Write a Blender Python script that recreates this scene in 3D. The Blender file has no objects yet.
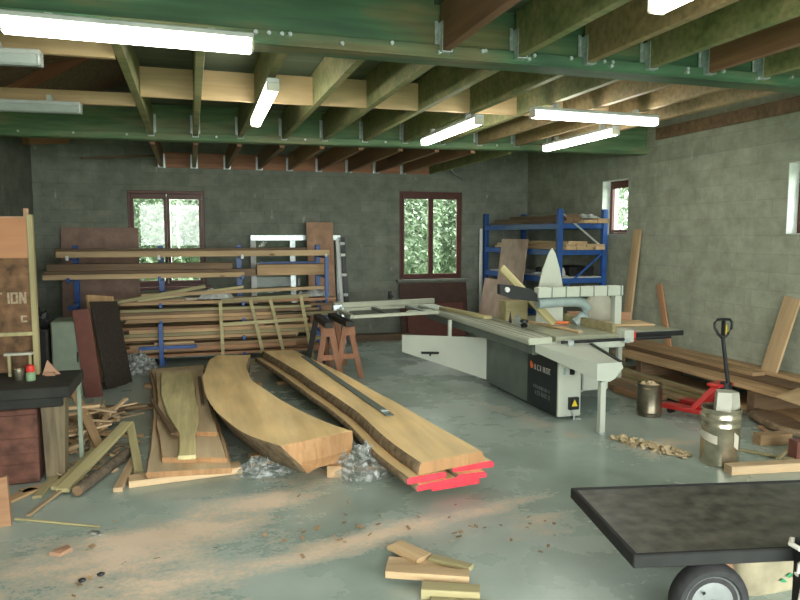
import bpy, bmesh, math, random
from mathutils import Vector, Matrix, Euler, noise
random.seed(11)
sc = bpy.context.scene
COL = sc.collection
PI = math.pi

# ------------------------------------------------------------------ materials
def new_mat(name):
    m = bpy.data.materials.new(name); m.use_nodes = True
    nt = m.node_tree
    return m, nt, nt.nodes['Principled BSDF'], nt.nodes, nt.links

def ramp(N, stops):
    r = N.new('ShaderNodeValToRGB')
    e = r.color_ramp.elements
    while len(e) < len(stops): e.new(0.5)
    for i, (p, c) in enumerate(stops):
        e[i].position = p; e[i].color = (*c, 1) if len(c) == 3 else c
    return r

def texco(N, L, scale=(1, 1, 1), rot=(0, 0, 0), out='Object'):
    t = N.new('ShaderNodeTexCoord'); mp = N.new('ShaderNodeMapping')
    mp.inputs['Scale'].default_value = scale; mp.inputs['Rotation'].default_value = rot
    L.new(t.outputs[out], mp.inputs['Vector'])
    return mp

def rand_shift(N, L, mp):
    oi = N.new('ShaderNodeObjectInfo')
    mul = N.new('ShaderNodeVectorMath'); mul.operation = 'SCALE'
    mul.inputs[0].default_value = (7.3, 11.1, 5.7)
    L.new(oi.outputs['Random'], mul.inputs['Scale'])
    L.new(mul.outputs[0], mp.inputs['Location'])
    return oi

def plain(name, col, rough=0.5, metal=0.0, var=0.15, scale=9.0, bump=0.0):
    m, nt, b, N, L = new_mat(name)
    mp = texco(N, L); n = N.new('ShaderNodeTexNoise'); n.inputs['Scale'].default_value = scale
    n.inputs['Detail'].default_value = 6
    L.new(mp.outputs[0], n.inputs['Vector'])
    r = ramp(N, [(0.3, tuple(c*(1-var) for c in col)), (0.72, tuple(min(1, c*(1+var)) for c in col))])
    L.new(n.outputs['Fac'], r.inputs[0]); L.new(r.outputs[0], b.inputs['Base Color'])
    b.inputs['Roughness'].default_value = rough; b.inputs['Metallic'].default_value = metal
    if bump:
        bp = N.new('ShaderNodeBump'); bp.inputs['Strength'].default_value = bump; bp.inputs['Distance'].default_value = 0.01
        L.new(n.outputs['Fac'], bp.inputs['Height']); L.new(bp.outputs[0], b.inputs['Normal'])
    return m

def wood(name, c1, c2, axis='X', rough=0.65, freq=16.0, knot=None, jitter=0.3):
    """stretched noise grain along one object axis"""
    m, nt, b, N, L = new_mat(name)
    s = [freq]*3; s['XYZ'.index(axis)] = freq*0.06
    mp = texco(N, L, tuple(s)); oi = rand_shift(N, L, mp)
    n = N.new('ShaderNodeTexNoise'); n.inputs['Scale'].default_value = 1.0; n.inputs['Detail'].default_value = 7
    n.inputs['Roughness'].default_value = 0.62; n.inputs['Distortion'].default_value = 0.6
    L.new(mp.outputs[0], n.inputs['Vector'])
    r = ramp(N, [(0.3, c1), (0.7, c2)])
    L.new(n.outputs['Fac'], r.inputs[0])
    s2 = [4.0]*3; s2['XYZ'.index(axis)] = 0.9
    mp2 = texco(N, L, tuple(s2)); n2 = N.new('ShaderNodeTexNoise'); n2.inputs['Detail'].default_value = 3
    n2.inputs['Scale'].default_value = 1.0
    L.new(mp2.outputs[0], n2.inputs['Vector'])
    hsv = N.new('ShaderNodeHueSaturation')
    mr = N.new('ShaderNodeMapRange'); mr.inputs['To Min'].default_value = 1-jitter; mr.inputs['To Max'].default_value = 1+jitter
    L.new(oi.outputs['Random'], mr.inputs['Value'])
    mr2 = N.new('ShaderNodeMapRange'); mr2.inputs['From Min'].default_value = 0.3; mr2.inputs['From Max'].default_value = 0.7
    mr2.inputs['To Min'].default_value = 0.75; mr2.inputs['To Max'].default_value = 1.15
    L.new(n2.outputs['Fac'], mr2.inputs['Value'])
    mu = N.new('ShaderNodeMath'); mu.operation = 'MULTIPLY'
    L.new(mr.outputs[0], mu.inputs[0]); L.new(mr2.outputs[0], mu.inputs[1])
    L.new(mu.outputs[0], hsv.inputs['Value']); L.new(r.outputs[0], hsv.inputs['Color'])
    out = hsv.outputs[0]
    if knot:
        v = N.new('ShaderNodeTexVoronoi'); v.inputs['Scale'].default_value = 1.0
        s3 = [5.5]*3; s3['XYZ'.index(axis)] = 2.2
        mp3 = texco(N, L, tuple(s3)); L.new(mp3.outputs[0], v.inputs['Vector'])
        kr = ramp(N, [(0.05, (1, 1, 1)), (0.13, (0, 0, 0))]); L.new(v.outputs['Distance'], kr.inputs[0])
        mx = N.new('ShaderNodeMixRGB'); L.new(kr.outputs[0], mx.inputs[0]); L.new(out, mx.inputs[1])
        mx.inputs[2].default_value = (*knot, 1); out = mx.outputs[0]
    L.new(out, b.inputs['Base Color'])
    bp = N.new('ShaderNodeBump'); bp.inputs['Strength'].default_value = 0.25; bp.inputs['Distance'].default_value = 0.004
    L.new(n.outputs['Fac'], bp.inputs['Height']); L.new(bp.outputs[0], b.inputs['Normal'])
    b.inputs['Roughness'].default_value = rough
    return m

def green_timber(name, g1, g2, brown, axis='X'):
    """preservative-stained timber: green with patches where the brown wood shows"""
    m, nt, b, N, L = new_mat(name)
    s = [3.0]*3; s['XYZ'.index(axis)] = 0.7
    mp = texco(N, L, tuple(s)); rand_shift(N, L, mp)
    n = N.new('ShaderNodeTexNoise'); n.inputs['Scale'].default_value = 1.5; n.inputs['Detail'].default_value = 6
    L.new(mp.outputs[0], n.inputs['Vector'])
    r = ramp(N, [(0.3, g1), (0.5, g2), (0.66, brown)])
    L.new(n.outputs['Fac'], r.inputs[0])
    s = [20.0]*3; s['XYZ'.index(axis)] = 1.2
    mp2 = texco(N, L, tuple(s)); n2 = N.new('ShaderNodeTexNoise'); n2.inputs['Scale'].default_value = 1.0; n2.inputs['Detail'].default_value = 5
    L.new(mp2.outputs[0], n2.inputs['Vector'])
    mx = N.new('ShaderNodeMixRGB'); mx.blend_type = 'MULTIPLY'; mx.inputs[0].default_value = 0.75
    r2 = ramp(N, [(0.3, (0.45, 0.45, 0.45)), (0.65, (1, 1, 1))]); L.new(n2.outputs['Fac'], r2.inputs[0])
    L.new(r.outputs[0], mx.inputs[1]); L.new(r2.outputs[0], mx.inputs[2])
    L.new(mx.outputs[0], b.inputs['Base Color']); b.inputs['Roughness'].default_value = 0.6
    return m

def block_wall(name, plane, c1, c2, mortar, stains=True):
    m, nt, b, N, L = new_mat(name)
    t = N.new('ShaderNodeTexCoord'); sp = N.new('ShaderNodeSeparateXYZ'); cb = N.new('ShaderNodeCombineXYZ')
    L.new(t.outputs['Object'], sp.inputs[0])
    L.new(sp.outputs[0 if plane == 'XZ' else 1], cb.inputs[0]); L.new(sp.outputs[2], cb.inputs[1])
    br = N.new('ShaderNodeTexBrick')
    br.inputs['Scale'].default_value = 1.0; br.inputs['Brick Width'].default_value = 0.5
    br.inputs['Row Height'].default_value = 0.21; br.inputs['Mortar Size'].default_value = 0.006
    br.inputs['Mortar Smooth'].default_value = 0.6; br.inputs['Bias'].default_value = 0.0
    br.inputs['Color1'].default_value = (*c1, 1); br.inputs['Color2'].default_value = (*c2, 1)
    br.inputs['Mortar'].default_value = (*mortar, 1)
    L.new(cb.outputs[0], br.inputs['Vector'])
    n = N.new('ShaderNodeTexNoise'); n.inputs['Scale'].default_value = 3.5; n.inputs['Detail'].default_value = 11
    n.inputs['Roughness'].default_value = 0.7; L.new(cb.outputs[0], n.inputs['Vector'])
    r = ramp(N, [(0.3, (0.66, 0.66, 0.64)), (0.7, (1.15, 1.15, 1.13))]); L.new(n.outputs['Fac'], r.inputs[0])
    mx = N.new('ShaderNodeMixRGB'); mx.blend_type = 'MULTIPLY'; mx.inputs[0].default_value = 1
    L.new(br.outputs['Color'], mx.inputs[1]); L.new(r.outputs[0], mx.inputs[2])
    out = mx.outputs[0]
    # pale lime runs, narrow and vertical
    mp = N.new('ShaderNodeMapping'); mp.inputs['Scale'].default_value = (6.5, 2.2, 1); L.new(cb.outputs[0], mp.inputs[0])
    n3 = N.new('ShaderNodeTexNoise'); n3.inputs['Scale'].default_value = 1.3; n3.inputs['Detail'].default_value = 3
    L.new(mp.outputs[0], n3.inputs['Vector'])
    r3 = ramp(N, [(0.68, (0, 0, 0)), (0.76, (0.55, 0.55, 0.55))]); L.new(n3.outputs['Fac'], r3.inputs[0])
    mx2 = N.new('ShaderNodeMixRGB'); mx2.inputs[2].default_value = (0.5, 0.52, 0.47, 1)
    L.new(r3.outputs[0], mx2.inputs[0]); L.new(out, mx2.inputs[1])
    L.new(mx2.outputs[0], b.inputs['Base Color'])
    b.inputs['Roughness'].default_value = 0.9
    n4 = N.new('ShaderNodeTexNoise'); n4.inputs['Scale'].default_value = 60; n4.inputs['Detail'].default_value = 4
    L.new(cb.outputs[0], n4.inputs['Vector'])
    ad = N.new('ShaderNodeMath'); ad.operation = 'MULTIPLY_ADD'; ad.inputs[1].default_value = 0.35
    inv = N.new('ShaderNodeMath'); inv.operation = 'SUBTRACT'; inv.inputs[0].default_value = 1.0; L.new(br.outputs['Fac'], inv.inputs[1])
    L.new(n4.outputs['Fac'], ad.inputs[0]); L.new(inv.outputs[0], ad.inputs[2])
    bp = N.new('ShaderNodeBump'); bp.inputs['Strength'].default_value = 0.4; bp.inputs['Distance'].default_value = 0.006
    L.new(ad.outputs[0], bp.inputs['Height']); L.new(bp.outputs[0], b.inputs['Normal'])
    return m

def floor_mat():
    m, nt, b, N, L = new_mat('power_floated_concrete')
    mp = texco(N, L)
    n = N.new('ShaderNodeTexNoise'); n.inputs['Scale'].default_value = 0.8; n.inputs['Detail'].default_value = 10; n.inputs['Roughness'].default_value = 0.62
    L.new(mp.outputs[0], n.inputs['Vector'])
    r = ramp(N, [(0.3, (0.275, 0.345, 0.305)), (0.5, (0.35, 0.425, 0.38)), (0.72, (0.44, 0.50, 0.45))]); L.new(n.outputs['Fac'], r.inputs[0])
    # sawdust swept in patches
    spots = [(-0.35, 4.30, 1.2, 0.5, 0.52), (0.35, 4.75, 0.9, 0.35, 0.45), (1.0, 4.0, 1.5, 0.2, 0.5), (-0.3, 3.75, 1.1, 0.5, 0.42),
             (1.95, 4.2, 0.9, 0.16, 0.35), (2.2, 3.9, 0.5, 0.4, 0.3), (4.0, 5.05, 0.7, 0.35, 0.35), (3.3, 6.2, 0.25, 1.7, 0.3), (-0.75, 6.9, 0.6, 1.3, 0.2),
             (1.1, 5.3, 0.8, 0.35, 0.4), (5.0, 6.0, 0.9, 0.9, 0.2), (2.4, 3.0, 1.6, 0.35, 0.12)]
    acc = None
    t = N.new('ShaderNodeTexCoord')
    for (x, y, sx, sy, a) in spots:
        q = N.new('ShaderNodeMapping'); q.vector_type = 'TEXTURE'
        q.inputs['Location'].default_value = (x, y, 0); q.inputs['Scale'].default_value = (sx, sy, 1); q.inputs['Rotation'].default_value = (0, 0, 0.25)
        L.new(t.outputs['Object'], q.inputs[0])
        ln = N.new('ShaderNodeVectorMath'); ln.operation = 'LENGTH'; L.new(q.outputs[0], ln.inputs[0])
        mr = N.new('ShaderNodeMapRange'); mr.inputs['From Min'].default_value = 1.25; mr.inputs['From Max'].default_value = 0.1
        mr.inputs['To Min'].default_value = 0; mr.inputs['To Max'].default_value = a
        L.new(ln.outputs['Value'], mr.inputs['Value'])
        if acc is None: acc = mr.outputs[0]
        else:
            ad = N.new('ShaderNodeMath'); ad.operation = 'MAXIMUM'; L.new(acc, ad.inputs[0]); L.new(mr.outputs[0], ad.inputs[1]); acc = ad.outputs[0]
    n2 = N.new('ShaderNodeTexNoise'); n2.inputs['Scale'].default_value = 3.0; n2.inputs['Detail'].default_value = 12; n2.inputs['Roughness'].default_value = 0.78
    mp2 = texco(N, L, (0.75, 1.35, 1), (0, 0, 0.25)); L.new(mp2.outputs[0], n2.inputs['Vector'])
    gr = N.new('ShaderNodeTexNoise'); gr.inputs['Scale'].default_value = 38; gr.inputs['Detail'].default_value = 4; L.new(t.outputs['Object'], gr.inputs['Vector'])
    gm = N.new('ShaderNodeMath'); gm.operation = 'MULTIPLY_ADD'; gm.inputs[1].default_value = .30; gm.inputs[2].default_value = -.15; L.new(gr.outputs['Fac'], gm.inputs[0])
    g2 = N.new('ShaderNodeMath'); g2.operation = 'ADD'; L.new(gm.outputs[0], g2.inputs[0]); L.new(n2.outputs['Fac'], g2.inputs[1])
    ad = N.new('ShaderNodeMath'); ad.operation = 'ADD'; L.new(acc, ad.inputs[0]); L.new(g2.outputs[0], ad.inputs[1])
    r2 = ramp(N, [(0.69, (0, 0, 0)), (0.95, (0.92, 0.92, 0.92))]); L.new(ad.outputs[0], r2.inputs[0])
    mx = N.new('ShaderNodeMixRGB'); mx.inputs[2].default_value = (0.80, 0.62, 0.46, 1)
    L.new(r2.outputs[0], mx.inputs[0]); L.new(r.outputs[0], mx.inputs[1])
    # dark scuffs
    n3 = N.new('ShaderNodeTexNoise'); n3.inputs['Scale'].default_value = 2.3; n3.inputs['Detail'].default_value = 8
    mp3 = texco(N, L, (1, 1, 1), (0, 0, 1.1)); mp3.inputs['Location'].default_value = (4, 7, 2); L.new(mp3.outputs[0], n3.inputs['Vector'])
    r3 = ramp(N, [(0.2, (0.80, 0.80, 0.77)), (0.6, (1, 1, 1))]); L.new(n3.outputs['Fac'], r3.inputs[0])
    mx2 = N.new('ShaderNodeMixRGB'); mx2.blend_type = 'MULTIPLY'; mx2.inputs[0].default_value = 1
    L.new(mx.outputs[0], mx2.inputs[1]); L.new(r3.outputs[0], mx2.inputs[2])
    L.new(mx2.outputs[0], b.inputs['Base Color'])
    rr = N.new('ShaderNodeMapRange'); rr.inputs['From Min'].default_value = 0.35; rr.inputs['From Max'].default_value = 0.65
    rr.inputs['To Min'].default_value = 0.16; rr.inputs['To Max'].default_value = 0.36; L.new(n.outputs['Fac'], rr.inputs['Value'])
    rm = N.new('ShaderNodeMixRGB'); L.new(r2.outputs[0], rm.inputs[0]); L.new(rr.outputs[0], rm.inputs[1]); rm.inputs[2].default_value = (0.85, 0.85, 0.85, 1)
    L.new(rm.outputs[0], b.inputs['Roughness'])
    bp = N.new('ShaderNodeBump'); bp.inputs['Strength'].default_value = 0.12; bp.inputs['Distance'].default_value = 0.01
    L.new(n2.outputs['Fac'], bp.inputs['Height']); L.new(bp.outputs[0], b.inputs['Normal'])
    return m

def emitter(name, col, strength):
    m, nt, b, N, L = new_mat(name)
    b.inputs['Base Color'].default_value = (0.8, 0.8, 0.8, 1)
    b.inputs['Emission Color'].default_value = (*col, 1); b.inputs['Emission Strength'].default_value = strength
    return m

def pane_mat(name, f0=0.02, f1=0.05):
    m, nt, b, N, L = new_mat(name)
    N.remove(b); o = N['Material Output']
    tr = N.new('ShaderNodeBsdfTransparent'); tr.inputs[0].default_value = (0.93, 0.96, 0.94, 1)
    gl = N.new('ShaderNodeBsdfGlossy'); gl.inputs['Roughness'].default_value = 0.03
    n = N.new('ShaderNodeTexNoise'); n.inputs['Scale'].default_value = 3
    mx = N.new('ShaderNodeMixShader'); mr = N.new('ShaderNodeMapRange'); mr.inputs['To Min'].default_value = f0; mr.inputs['To Max'].default_value = f1
    L.new(n.outputs['Fac'], mr.inputs['Value']); L.new(mr.outputs[0], mx.inputs[0])
    L.new(tr.outputs[0], mx.inputs[1]); L.new(gl.outputs[0], mx.inputs[2]); L.new(mx.outputs[0], o.inputs[0])
    return m

def plastic_mat(name):
    m, nt, b, N, L = new_mat(name)
    o = N['Material Output']
    b.inputs['Base Color'].default_value = (0.62, 0.65, 0.63, 1); b.inputs['Roughness'].default_value = 0.12
    tr = N.new('ShaderNodeBsdfTransparent'); tr.inputs[0].default_value = (0.85, 0.87, 0.86, 1)
    n = N.new('ShaderNodeTexNoise'); n.inputs['Scale'].default_value = 9; n.inputs['Detail'].default_value = 3
    r = ramp(N, [(0.38, (0.06, 0.06, 0.06)), (0.68, (0.62, 0.62, 0.62))]); L.new(n.outputs['Fac'], r.inputs[0])
    mx = N.new('ShaderNodeMixShader'); L.new(r.outputs[0], mx.inputs[0]); L.new(tr.outputs[0], mx.inputs[1]); L.new(b.outputs[0], mx.inputs[2])
    L.new(mx.outputs[0], o.inputs[0])
    return m

M = {}
M['floor'] = floor_mat()
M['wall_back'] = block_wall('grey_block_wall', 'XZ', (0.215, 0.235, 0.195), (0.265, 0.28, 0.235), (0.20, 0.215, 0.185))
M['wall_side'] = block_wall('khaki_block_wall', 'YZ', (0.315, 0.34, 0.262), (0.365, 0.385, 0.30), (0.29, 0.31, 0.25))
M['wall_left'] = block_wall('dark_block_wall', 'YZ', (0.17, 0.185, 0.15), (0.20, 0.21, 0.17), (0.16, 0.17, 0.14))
M['reveal'] = plain('white_reveal', (0.62, 0.66, 0.62), 0.8)
M['deck'] = wood('chipboard_deck', (0.05, 0.075, 0.045), (0.085, 0.115, 0.07), 'X', freq=8)
M['sarking'] = plain('roof_chipboard', (0.36, 0.26, 0.18), 0.85, var=0.4, scale=30)
M['beam_green'] = green_timber('green_stained_beam', (0.032, 0.09, 0.045), (0.065, 0.15, 0.075), (0.19, 0.17, 0.08))
M['beam_green2'] = green_timber('pale_green_beam', (0.09, 0.19, 0.09), (0.15, 0.26, 0.125), (0.27, 0.28, 0.15))
M['joist'] = green_timber('olive_joist', (0.16, 0.19, 0.07), (0.25, 0.265, 0.105), (0.32, 0.285, 0.14))
M['joist_tan'] = green_timber('tan_joist', (0.27, 0.22, 0.10), (0.34, 0.25, 0.12), (0.38, 0.26, 0.13))
M['joist_brown'] = wood('brown_joist', (0.20, 0.10, 0.05), (0.32, 0.17, 0.085), 'Y')
M['trimmer_brown'] = wood('red_brown_trimmer', (0.26, 0.11, 0.06), (0.40, 0.185, 0.105), 'X')
M['pine'] = wood('fresh_pine', (0.45, 0.30, 0.155), (0.61, 0.44, 0.25), 'X', freq=12, knot=(0.22, 0.10, 0.04), jitter=0.12)
M['pine_y'] = wood('pine_along_y', (0.42, 0.27, 0.12), (0.60, 0.42, 0.21), 'Y', freq=12, jitter=0.12)
M['board'] = wood('stored_oak_board', (0.30, 0.185, 0.09), (0.50, 0.33, 0.175), 'X', jitter=0.35)
M['board_dark'] = wood('dark_stored_board', (0.11, 0.065, 0.036), (0.22, 0.14, 0.075), 'X', jitter=0.3)
M['board_red'] = wood('reddish_board', (0.31, 0.155, 0.075), (0.47, 0.26, 0.135), 'X', jitter=0.25)
M['slab_top'] = wood('fresh_sawn_slab', (0.78, 0.54, 0.24), (0.92, 0.69, 0.36), 'Y', freq=9, jitter=0.06)
M['slab_pale'] = wood('weathered_slab', (0.64, 0.48, 0.28), (0.84, 0.67, 0.44), 'Y', freq=10, jitter=0.15)
M['bark'] = plain('bark_edge', (0.22, 0.155, 0.09), 0.95, var=0.45, scale=16, bump=0.7)
M['endgrain'] = wood('orange_end_grain', (0.38, 0.19, 0.075), (0.56, 0.32, 0.15), 'Z', freq=20, jitter=0.1)
M['red_paint'] = plain('red_end_paint', (0.85, 0.055, 0.085), 0.55, var=0.25, scale=25)
M['olive_wood'] = wood('olive_scrap', (0.30, 0.26, 0.125), (0.46, 0.40, 0.21), 'X')
M['olive_y'] = wood('greenish_slab', (0.42, 0.36, 0.17), (0.60, 0.52, 0.28), 'Y')
M['scrap'] = wood('pale_scrap', (0.42, 0.29, 0.16), (0.60, 0.44, 0.27), 'X', jitter=0.4)
M['log'] = plain('grey_bark', (0.12, 0.09, 0.06), 0.95, var=0.5, scale=20, bump=0.6)
M['ply_pink'] = wood('pinkish_plywood', (0.38, 0.26, 0.19), (0.46, 0.325, 0.245), 'Z', freq=5, jitter=0.08)
M['ply_purple'] = wood('brown_faced_plywood', (0.27, 0.165, 0.125), (0.36, 0.23, 0.175), 'Z', freq=7, jitter=0.08)
M['ply_orange'] = wood('orange_plywood', (0.40, 0.18, 0.085), (0.50, 0.235, 0.115), 'X', freq=6, jitter=0.05)
M['ply_tan'] = wood('tan_plywood', (0.38, 0.21, 0.125), (0.50, 0.29, 0.18), 'Z', freq=6, jitter=0.08)
M['brown_panel'] = plain('dark_brown_panel', (0.085, 0.038, 0.027), 0.6, var=0.2, scale=5)
M['dark_panel'] = plain('dark_speckled_panel', (0.036, 0.028, 0.022), 0.7, var=0.5, scale=40)
M['maroon'] = plain('maroon_panel', (0.17, 0.06, 0.045), 0.6)
M['stencil_ply'] = plain('stained_brown_ply', (0.16, 0.085, 0.042), 0.85, var=0.6, scale=11)
M['rust_box'] = plain('red_brown_crate', (0.135, 0.055, 0.036), 0.8, var=0.5, scale=9)
M['stencil'] = plain('faded_white_stencil', (0.36, 0.28, 0.19), 0.9, var=0.3, scale=40)
M['frame'] = plain('red_brown_window_frame', (0.115, 0.034, 0.025), 0.45, var=0.15)
M['pane'] = pane_mat('window_pane')
M['pane_low_reflection'] = pane_mat('loose_pane_cut_reflection', 0.004, 0.012)  # mirror share lowered so the bright doorway hardly reflects in it
M['blue'] = plain('blue_enamel_steel', (0.022, 0.085, 0.30), 0.4, var=0.2)
M['steel'] = plain('galvanised_steel', (0.55, 0.60, 0.60), 0.35, 0.6, var=0.2, scale=30)
M['tin'] = plain('worn_tin', (0.58, 0.52, 0.40), 0.27, 0.9, var=0.35, scale=8)
M['tin_rust'] = plain('stained_tin', (0.25, 0.215, 0.155), 0.33, 0.85, var=0.5, scale=7)
M['label_cream'] = plain('cream_paper_label', (0.62, 0.58, 0.47), 0.7)
M['machine_white'] = plain('machine_white_enamel', (0.50, 0.53, 0.45), 0.4, var=0.06, scale=3)
M['machine_grey_and_shade'] = plain('grey_green_and_shade', (0.135, 0.165, 0.145), 0.45, var=0.15, scale=6)  # plain grey parts, and the saw cabinet side with its shade in the colour
M['machine_top'] = plain('cast_iron_table', (0.36, 0.37, 0.27), 0.35, 0.35, var=0.15, scale=10)
M['alu'] = plain('aluminium_rail', (0.50, 0.52, 0.41), 0.45, 0.2, var=0.1)
M['black'] = plain('black_plastic', (0.013, 0.014, 0.015), 0.4, var=0.2)
M['black_panel'] = plain('black_logo_panel', (0.012, 0.017, 0.02), 0.35, var=0.15)
M['black_iron'] = plain('black_iron', (0.02, 0.022, 0.024), 0.5, 0.3)
M['orange_mark'] = plain('orange_mark', (0.75, 0.16, 0.04), 0.5)
M['letter_pale'] = plain('pale_lettering', (0.50, 0.46, 0.42), 0.5)
M['letter_dim'] = plain('dim_lettering', (0.16, 0.17, 0.17), 0.5)
M['yellow'] = plain('yellow_warning', (0.75, 0.55, 0.03), 0.5)
M['hose'] = plain('blue_grey_hose', (0.30, 0.37, 0.36), 0.5, var=0.1)
M['pallet_red'] = plain('pallet_truck_red', (0.50, 0.028, 0.025), 0.4, var=0.2)
M['tray_top'] = plain('worn_black_trolley_top', (0.066, 0.062, 0.048), 0.42, var=0.7, scale=11)
M['rubber'] = plain('tyre_rubber', (0.022, 0.022, 0.023), 0.75, var=0.3, scale=30)
M['matt_black'] = plain('matt_black_rim', (0.012, 0.013, 0.012), 0.8, var=0.3)
M['hub'] = plain('silver_hub', (0.21, 0.23, 0.22), 0.5, 0.3, var=0.15)
M['cream_plastic'] = plain('cream_plastic', (0.44, 0.43, 0.35), 0.55, var=0.08)
M['sack'] = plain('beige_paper_sack', (0.33, 0.29, 0.19), 0.85, var=0.25, scale=7, bump=0.3)
M['green_ink'] = plain('green_ink', (0.03, 0.24, 0.10), 0.8)
M['strap'] = plain('white_cotton_strap', (0.66, 0.62, 0.55), 0.9, var=0.1)
M['cabinet'] = plain('grey_green_cabinet', (0.23, 0.275, 0.205), 0.5, var=0.08)
M['bench_black'] = plain('oily_black_bench', (0.016, 0.016, 0.012), 0.75, var=0.5, scale=8)
M['bench_leg'] = wood('weathered_bench_leg', (0.07, 0.052, 0.03), (0.19, 0.145, 0.08), 'Z')
M['edge_lath'] = wood('pale_edge_lath', (0.30, 0.25, 0.12), (0.44, 0.38, 0.2), 'Z', jitter=0.05)
M['horse'] = wood('red_brown_trestle', (0.20, 0.082, 0.038), (0.33, 0.145, 0.07), 'Z', jitter=0.15)
M['horse_top'] = plain('blackened_trestle_top', (0.03, 0.026, 0.022), 0.7)
M['tube_on'] = emitter('lit_fluorescent_diffuser', (1.0, 0.97, 0.86), 9.0)
M['tube_off'] = plain('unlit_grey_diffuser', (0.33, 0.37, 0.35), 0.3, var=0.1)
M['lamp_body'] = plain('lamp_housing_grey', (0.42, 0.44, 0.42), 0.5)
M['plastic'] = plastic_mat('clear_crumpled_plastic')
M['sheet'] = plain('dusty_white_sheet', (0.50, 0.52, 0.49), 0.7, var=0.2)
M['leaf'] = plain('leaf_green', (0.27, 0.35, 0.24), 0.8, var=0.15, scale=3)
M['leaf2'] = plain('pale_leaf_green', (0.33, 0.41, 0.30), 0.8, var=0.15, scale=3)
M['trunk'] = plain('tree_trunk', (0.10, 0.075, 0.05), 0.9)
M['grass'] = plain('outdoor_grass', (0.09, 0.17, 0.06), 0.9, var=0.4, scale=2)
M['shaving'] = plain('wood_shaving', (0.58, 0.46, 0.28), 0.8, var=0.25, scale=15)
M['white'] = plain('white_plastic', (0.72, 0.73, 0.70), 0.5, var=0.05)
M['red'] = plain('red_plastic', (0.65, 0.04, 0.03), 0.4)
M['green_tin'] = plain('pale_green_tin', (0.25, 0.38, 0.22), 0.5)
M['foil'] = plain('crumpled_foil', (0.75, 0.78, 0.80), 0.2, 0.9)

# ------------------------------------------------------------------ mesh builder
class MB:
    def __init__(s): s.bm = bmesh.new(); s.mi = 0
    def _tag(s, faces):
        for f in faces: f.material_index = s.mi
    def box(s, c, size, rot=None, bevel=0.0):
        m = Matrix.Translation(Vector(c))
        if rot is not None: m = m @ (rot.to_4x4() if isinstance(rot, Matrix) else Euler(rot).to_matrix().to_4x4())
        m = m @ Matrix.Diagonal((*size, 1))
        r = bmesh.ops.create_cube(s.bm, size=1.0, matrix=m)
        vs = r['verts']; fs = set(f for v in vs for f in v.link_faces); s._tag(fs)
        if bevel:
            es = list(set(e for v in vs for e in v.link_edges))
            q = bmesh.ops.bevel(s.bm, geom=es, offset=bevel, segments=1, affect='EDGES', profile=0.5); s._tag(q['faces'])
        return s
    def span(s, x0, x1, y0, y1, z0, z1, bevel=0.0):
        return s.box(((x0+x1)/2, (y0+y1)/2, (z0+z1)/2), (x1-x0, y1-y0, z1-z0), None, bevel)
    def beam(s, p0, p1, w, h, up=(0, 0, 1), bevel=0.0):
        p0 = Vector(p0); p1 = Vector(p1); d = p1-p0; x = d.normalized(); u = Vector(up)
        y = u.cross(x).normalized(); z = x.cross(y)
        R = Matrix((x, y, z)).transposed()
        return s.box((p0+p1)/2, (d.length, w, h), R, bevel)
    def cyl(s, p0, p1, r0, r1=None, n=14, caps=True):
        p0 = Vector(p0); p1 = Vector(p1); d = p1-p0
        R = d.to_track_quat('Z', 'Y').to_matrix().to_4x4()
        m = Matrix.Translation((p0+p1)/2) @ R
        q = bmesh.ops.create_cone(s.bm, cap_ends=caps, segments=n, radius1=r0, radius2=r0 if r1 is None else r1, depth=d.length, matrix=m)
        s._tag(set(f for v in q['verts'] for f in v.link_faces)); return s
    def sphere(s, c, r, sc=(1, 1, 1), n=12):
        m = Matrix.Translation(Vector(c)) @ Matrix.Diagonal((r*sc[0], r*sc[1], r*sc[2], 1))
        q = bmesh.ops.create_uvsphere(s.bm, u_segments=n, v_segments=max(6, n//2+1), radius=1, matrix=m)
        s._tag(set(f for v in q['verts'] for f in v.link_faces)); return s
    def tube(s, pts, r, n=8, rs=None):
        pts = [Vector(p) for p in pts]; rings = []
        for i, p in enumerate(pts):
            d = (pts[min(i+1, len(pts)-1)] - pts[max(i-1, 0)]).normalized()
            a = Vector((0, 0, 1)) if abs(d.z) < 0.9 else Vector((1, 0, 0))
            u = d.cross(a).normalized(); v = d.cross(u); rr = rs[i] if rs else r
            rings.append([s.bm.verts.new(p + (u*math.cos(2*PI*k/n)+v*math.sin(2*PI*k/n))*rr) for k in range(n)])
        fs = []
        for a, b in zip(rings, rings[1:]):
            for k in range(n): fs.append(s.bm.faces.new((a[k], a[(k+1) % n], b[(k+1) % n], b[k])))
        fs.append(s.bm.faces.new(rings[0])); fs.append(s.bm.faces.new(rings[-1][::-1])); s._tag(fs); return s
    def lathe(s, prof, c=(0, 0, 0), n=28, axis=None):
        c = Vector(c); rings = []
        R = axis if axis is not None else Matrix.Identity(3)
        for (r, z) in prof:
            rings.append([s.bm.verts.new(c + R @ Vector((r*math.cos(2*PI*k/n), r*math.sin(2*PI*k/n), z))) for k in range(n)])
        fs = []
        for a, b in zip(rings, rings[1:]):
            for k in range(n): fs.append(s.bm.faces.new((a[k], a[(k+1) % n], b[(k+1) % n], b[k])))
        if prof[0][0] > 1e-4: fs.append(s.bm.faces.new(rings[0][::-1]))
        if prof[-1][0] > 1e-4: fs.append(s.bm.faces.new(rings[-1]))
        s._tag(fs); return s
    def prism(s, bottom, top):
        n = len(bottom); a = [s.bm.verts.new(p) for p in bottom]; b = [s.bm.verts.new(p) for p in top]
        fs = [s.bm.faces.new(a[::-1]), s.bm.faces.new(b)]
        for k in range(n): fs.append(s.bm.faces.new((a[k], a[(k+1) % n], b[(k+1) % n], b[k])))
        s._tag(fs); return s
    def ext(s, poly, d):
        d = Vector(d); return s.prism([Vector(p) for p in poly], [Vector(p)+d for p in poly])

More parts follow.
